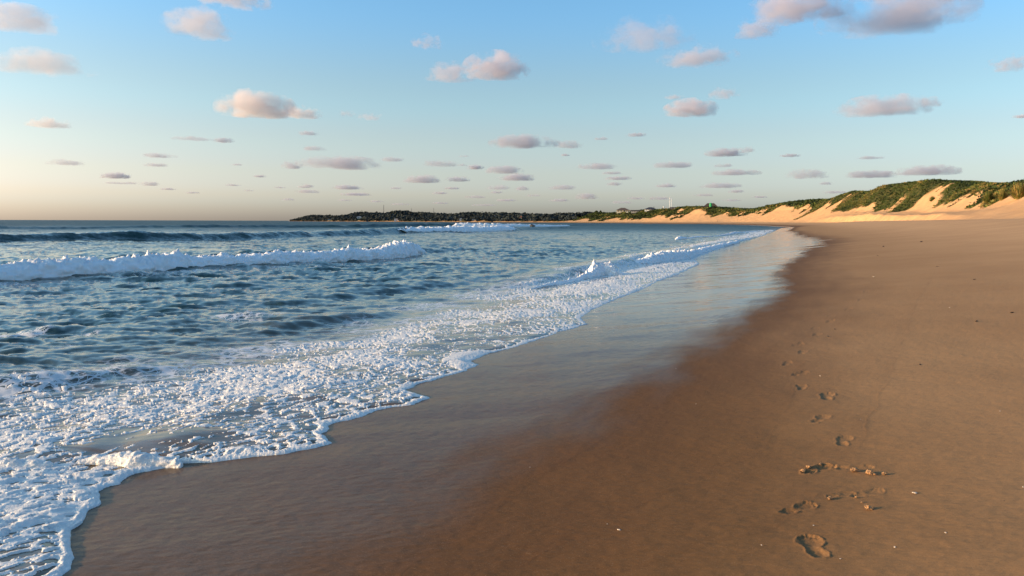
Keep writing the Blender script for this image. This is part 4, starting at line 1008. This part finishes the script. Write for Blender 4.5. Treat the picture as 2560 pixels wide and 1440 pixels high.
clod(2052, 1161, 9, 'small clod on the upper rim of the deepest footprint', 3)
clod(2133, 1179, 20, 'flat rounded clod under the raised sand ridge', 4, 3)
clod(2176, 1184, 19, 'knobbly double clod, second from the right end of the row', 5, 5)
clod(2211, 1186, 13, 'rightmost clod with a long shadow at the end of the row', 6, 3)
clod(2188, 1187, 8, 'tiny clod between the double one and the rightmost', 7)
clod(2073, 1247, 13, 'lone clod between the sideways footprint and the scuffed print', 8, 3)
clod(2142, 1243, 9, 'small pale clod at the lower edge of the scuffed print', 9)
clod(2172, 1272, 17, 'lowest clod, with a long shadow, below the shallow smooth print', 10, 4)
clod(2154, 1256, 6, 'crumb of sand just above the lowest clod', 11)
# shells, pebbles and bits of weed on the sand
SHELL = simple_mat('shell', (.55, .48, .40), .5, .1, 30, .4); PEB = simple_mat('dark_pebble', (.05, .04, .035), .7, .3, 30); WEED = simple_mat('dried_weed', (.07, .05, .035), .9, .3, 30)
def speck(px, py, wpx, label, name, cat, mat, group, flat=.35, asp=.7, seed=0):
    h = hit_beach(px, py); k = np.linalg.norm(h-np.array([0, 0, CAM_Z]))/F_PX; W = max(wpx*k*.75, .006)
    bm = bmesh.new(); bmesh.ops.create_icosphere(bm, subdivisions=2, radius=.5)
    for v in bm.verts:
        n = 1+.35*float(pn(v.co.x*3+seed*1.7, v.co.y*3+v.co.z*2, seed)); v.co = Vector((v.co.x*n, v.co.y*asp*n, v.co.z*flat*n+(.12*v.co.x*v.co.x)))*W
    o = bm_obj(name, bm, mat, None, True); o.location = (h[0], h[1], h[2]+W*flat*.28); o.rotation_euler = (0, 0, seed*1.3); tag(o, label, cat, group); return o
gS = 'shell fragments on the sand'
for i, (px, py, w_, lb) in enumerate([(2184, 692, 6, 'roundest white shell, beyond the far end of the footprint trail'), (2374, 769, 5, 'white shell casting a thin shadow on the right half of the sand'), (1548, 1325, 12, 'largest pale shell bit, low on the dark wet sand'), (2034, 1314, 7, 'white shell bit just above the nearest footprint'),
   (1904, 1363, 6, 'white shell bit left of the nearest footprint'), (2101, 1397, 6, 'white shell bit at the bottom, right of the nearest footprint'), (2237, 1368, 9, 'elongated shell bit near the bottom right of the trail'), (2287, 1233, 14, 'thin pale shell sliver right of the shallow smooth print'),
   (2152, 1049, 6, 'white shell bit right of the rounded footprint'), (1518, 1310, 4, 'tiny shell bit beside the largest pale one'), (1325, 1168, 4, 'tiny shell bit on the wet sand halfway to the foam'), (2364, 1332, 8, 'pale shell sliver in the lower right sand'), (2500, 1028, 5, 'pale shell bit at the right edge, mid height'), (2558, 1218, 7, 'white shell bit cut by the right edge'), (2050, 940, 5, 'pale fleck right of the reddish footprint'), (1690, 922, 4, 'small pale fleck on the wet sand boundary'), (1740, 1010, 4, 'pale fleck left of the middle footprints'), (2408, 1372, 6, 'twin pale flecks at the lower right')]):
    speck(px, py, w_, lb, 'shell', 'shell', SHELL, gS, .3, .6, i)
gD = 'dark bits of debris on the sand'
for i, (px, py, w_, lb) in enumerate([(2070, 842, 9, 'dark pebble beside the footprint trail'), (2303, 605, 7, 'round dark pebble high on the right sand'), (2208, 617, 14, 'scattered dark weed bits near the upper beach'), (2343, 667, 8, 'small dark weed bit right of the white shell'), (2441, 804, 17, 'dark dried weed tuft on the right sand'),
   (2194, 640, 8, 'dark weed bit below the scattered ones'), (2436, 699, 10, 'faint pale weed bit near the right edge'), (2506, 569, 12, 'dark driftwood bit just below the dune foot at right'), (2519, 557, 8, 'small dark stone just below the dune foot at right'), (2300, 912, 8, 'dark pebble in the middle of the right sand'), (2378, 989, 6, 'dark fleck low in the middle of the right sand'), (2530, 782, 14, 'dark twig at the right edge'), (2510, 1252, 7, 'dark fleck in the lower right sand'), (2380, 552, 9, 'dark lump on the berm line below the dunes'), (1892, 1094, 7, 'dark fleck left of the faint footprint'), (2087, 823, 6, 'small dark pebble above the footprint beside the pebble')]):
    speck(px, py, w_, lb, 'pebble' if 'pebble' in lb or 'stone' in lb or 'lump' in lb else 'weed', 'pebble' if 'pebble' in lb or 'stone' in lb or 'lump' in lb else 'debris', PEB if 'pebble' in lb or 'stone' in lb else WEED, gD, .5 if 'pebble' in lb else .25, .7 if 'pebble' in lb else .3, i+40)
# wrack line along the berm at the right

scene.cycles.use_denoising = True
scene.cycles.volume_bounces = 2
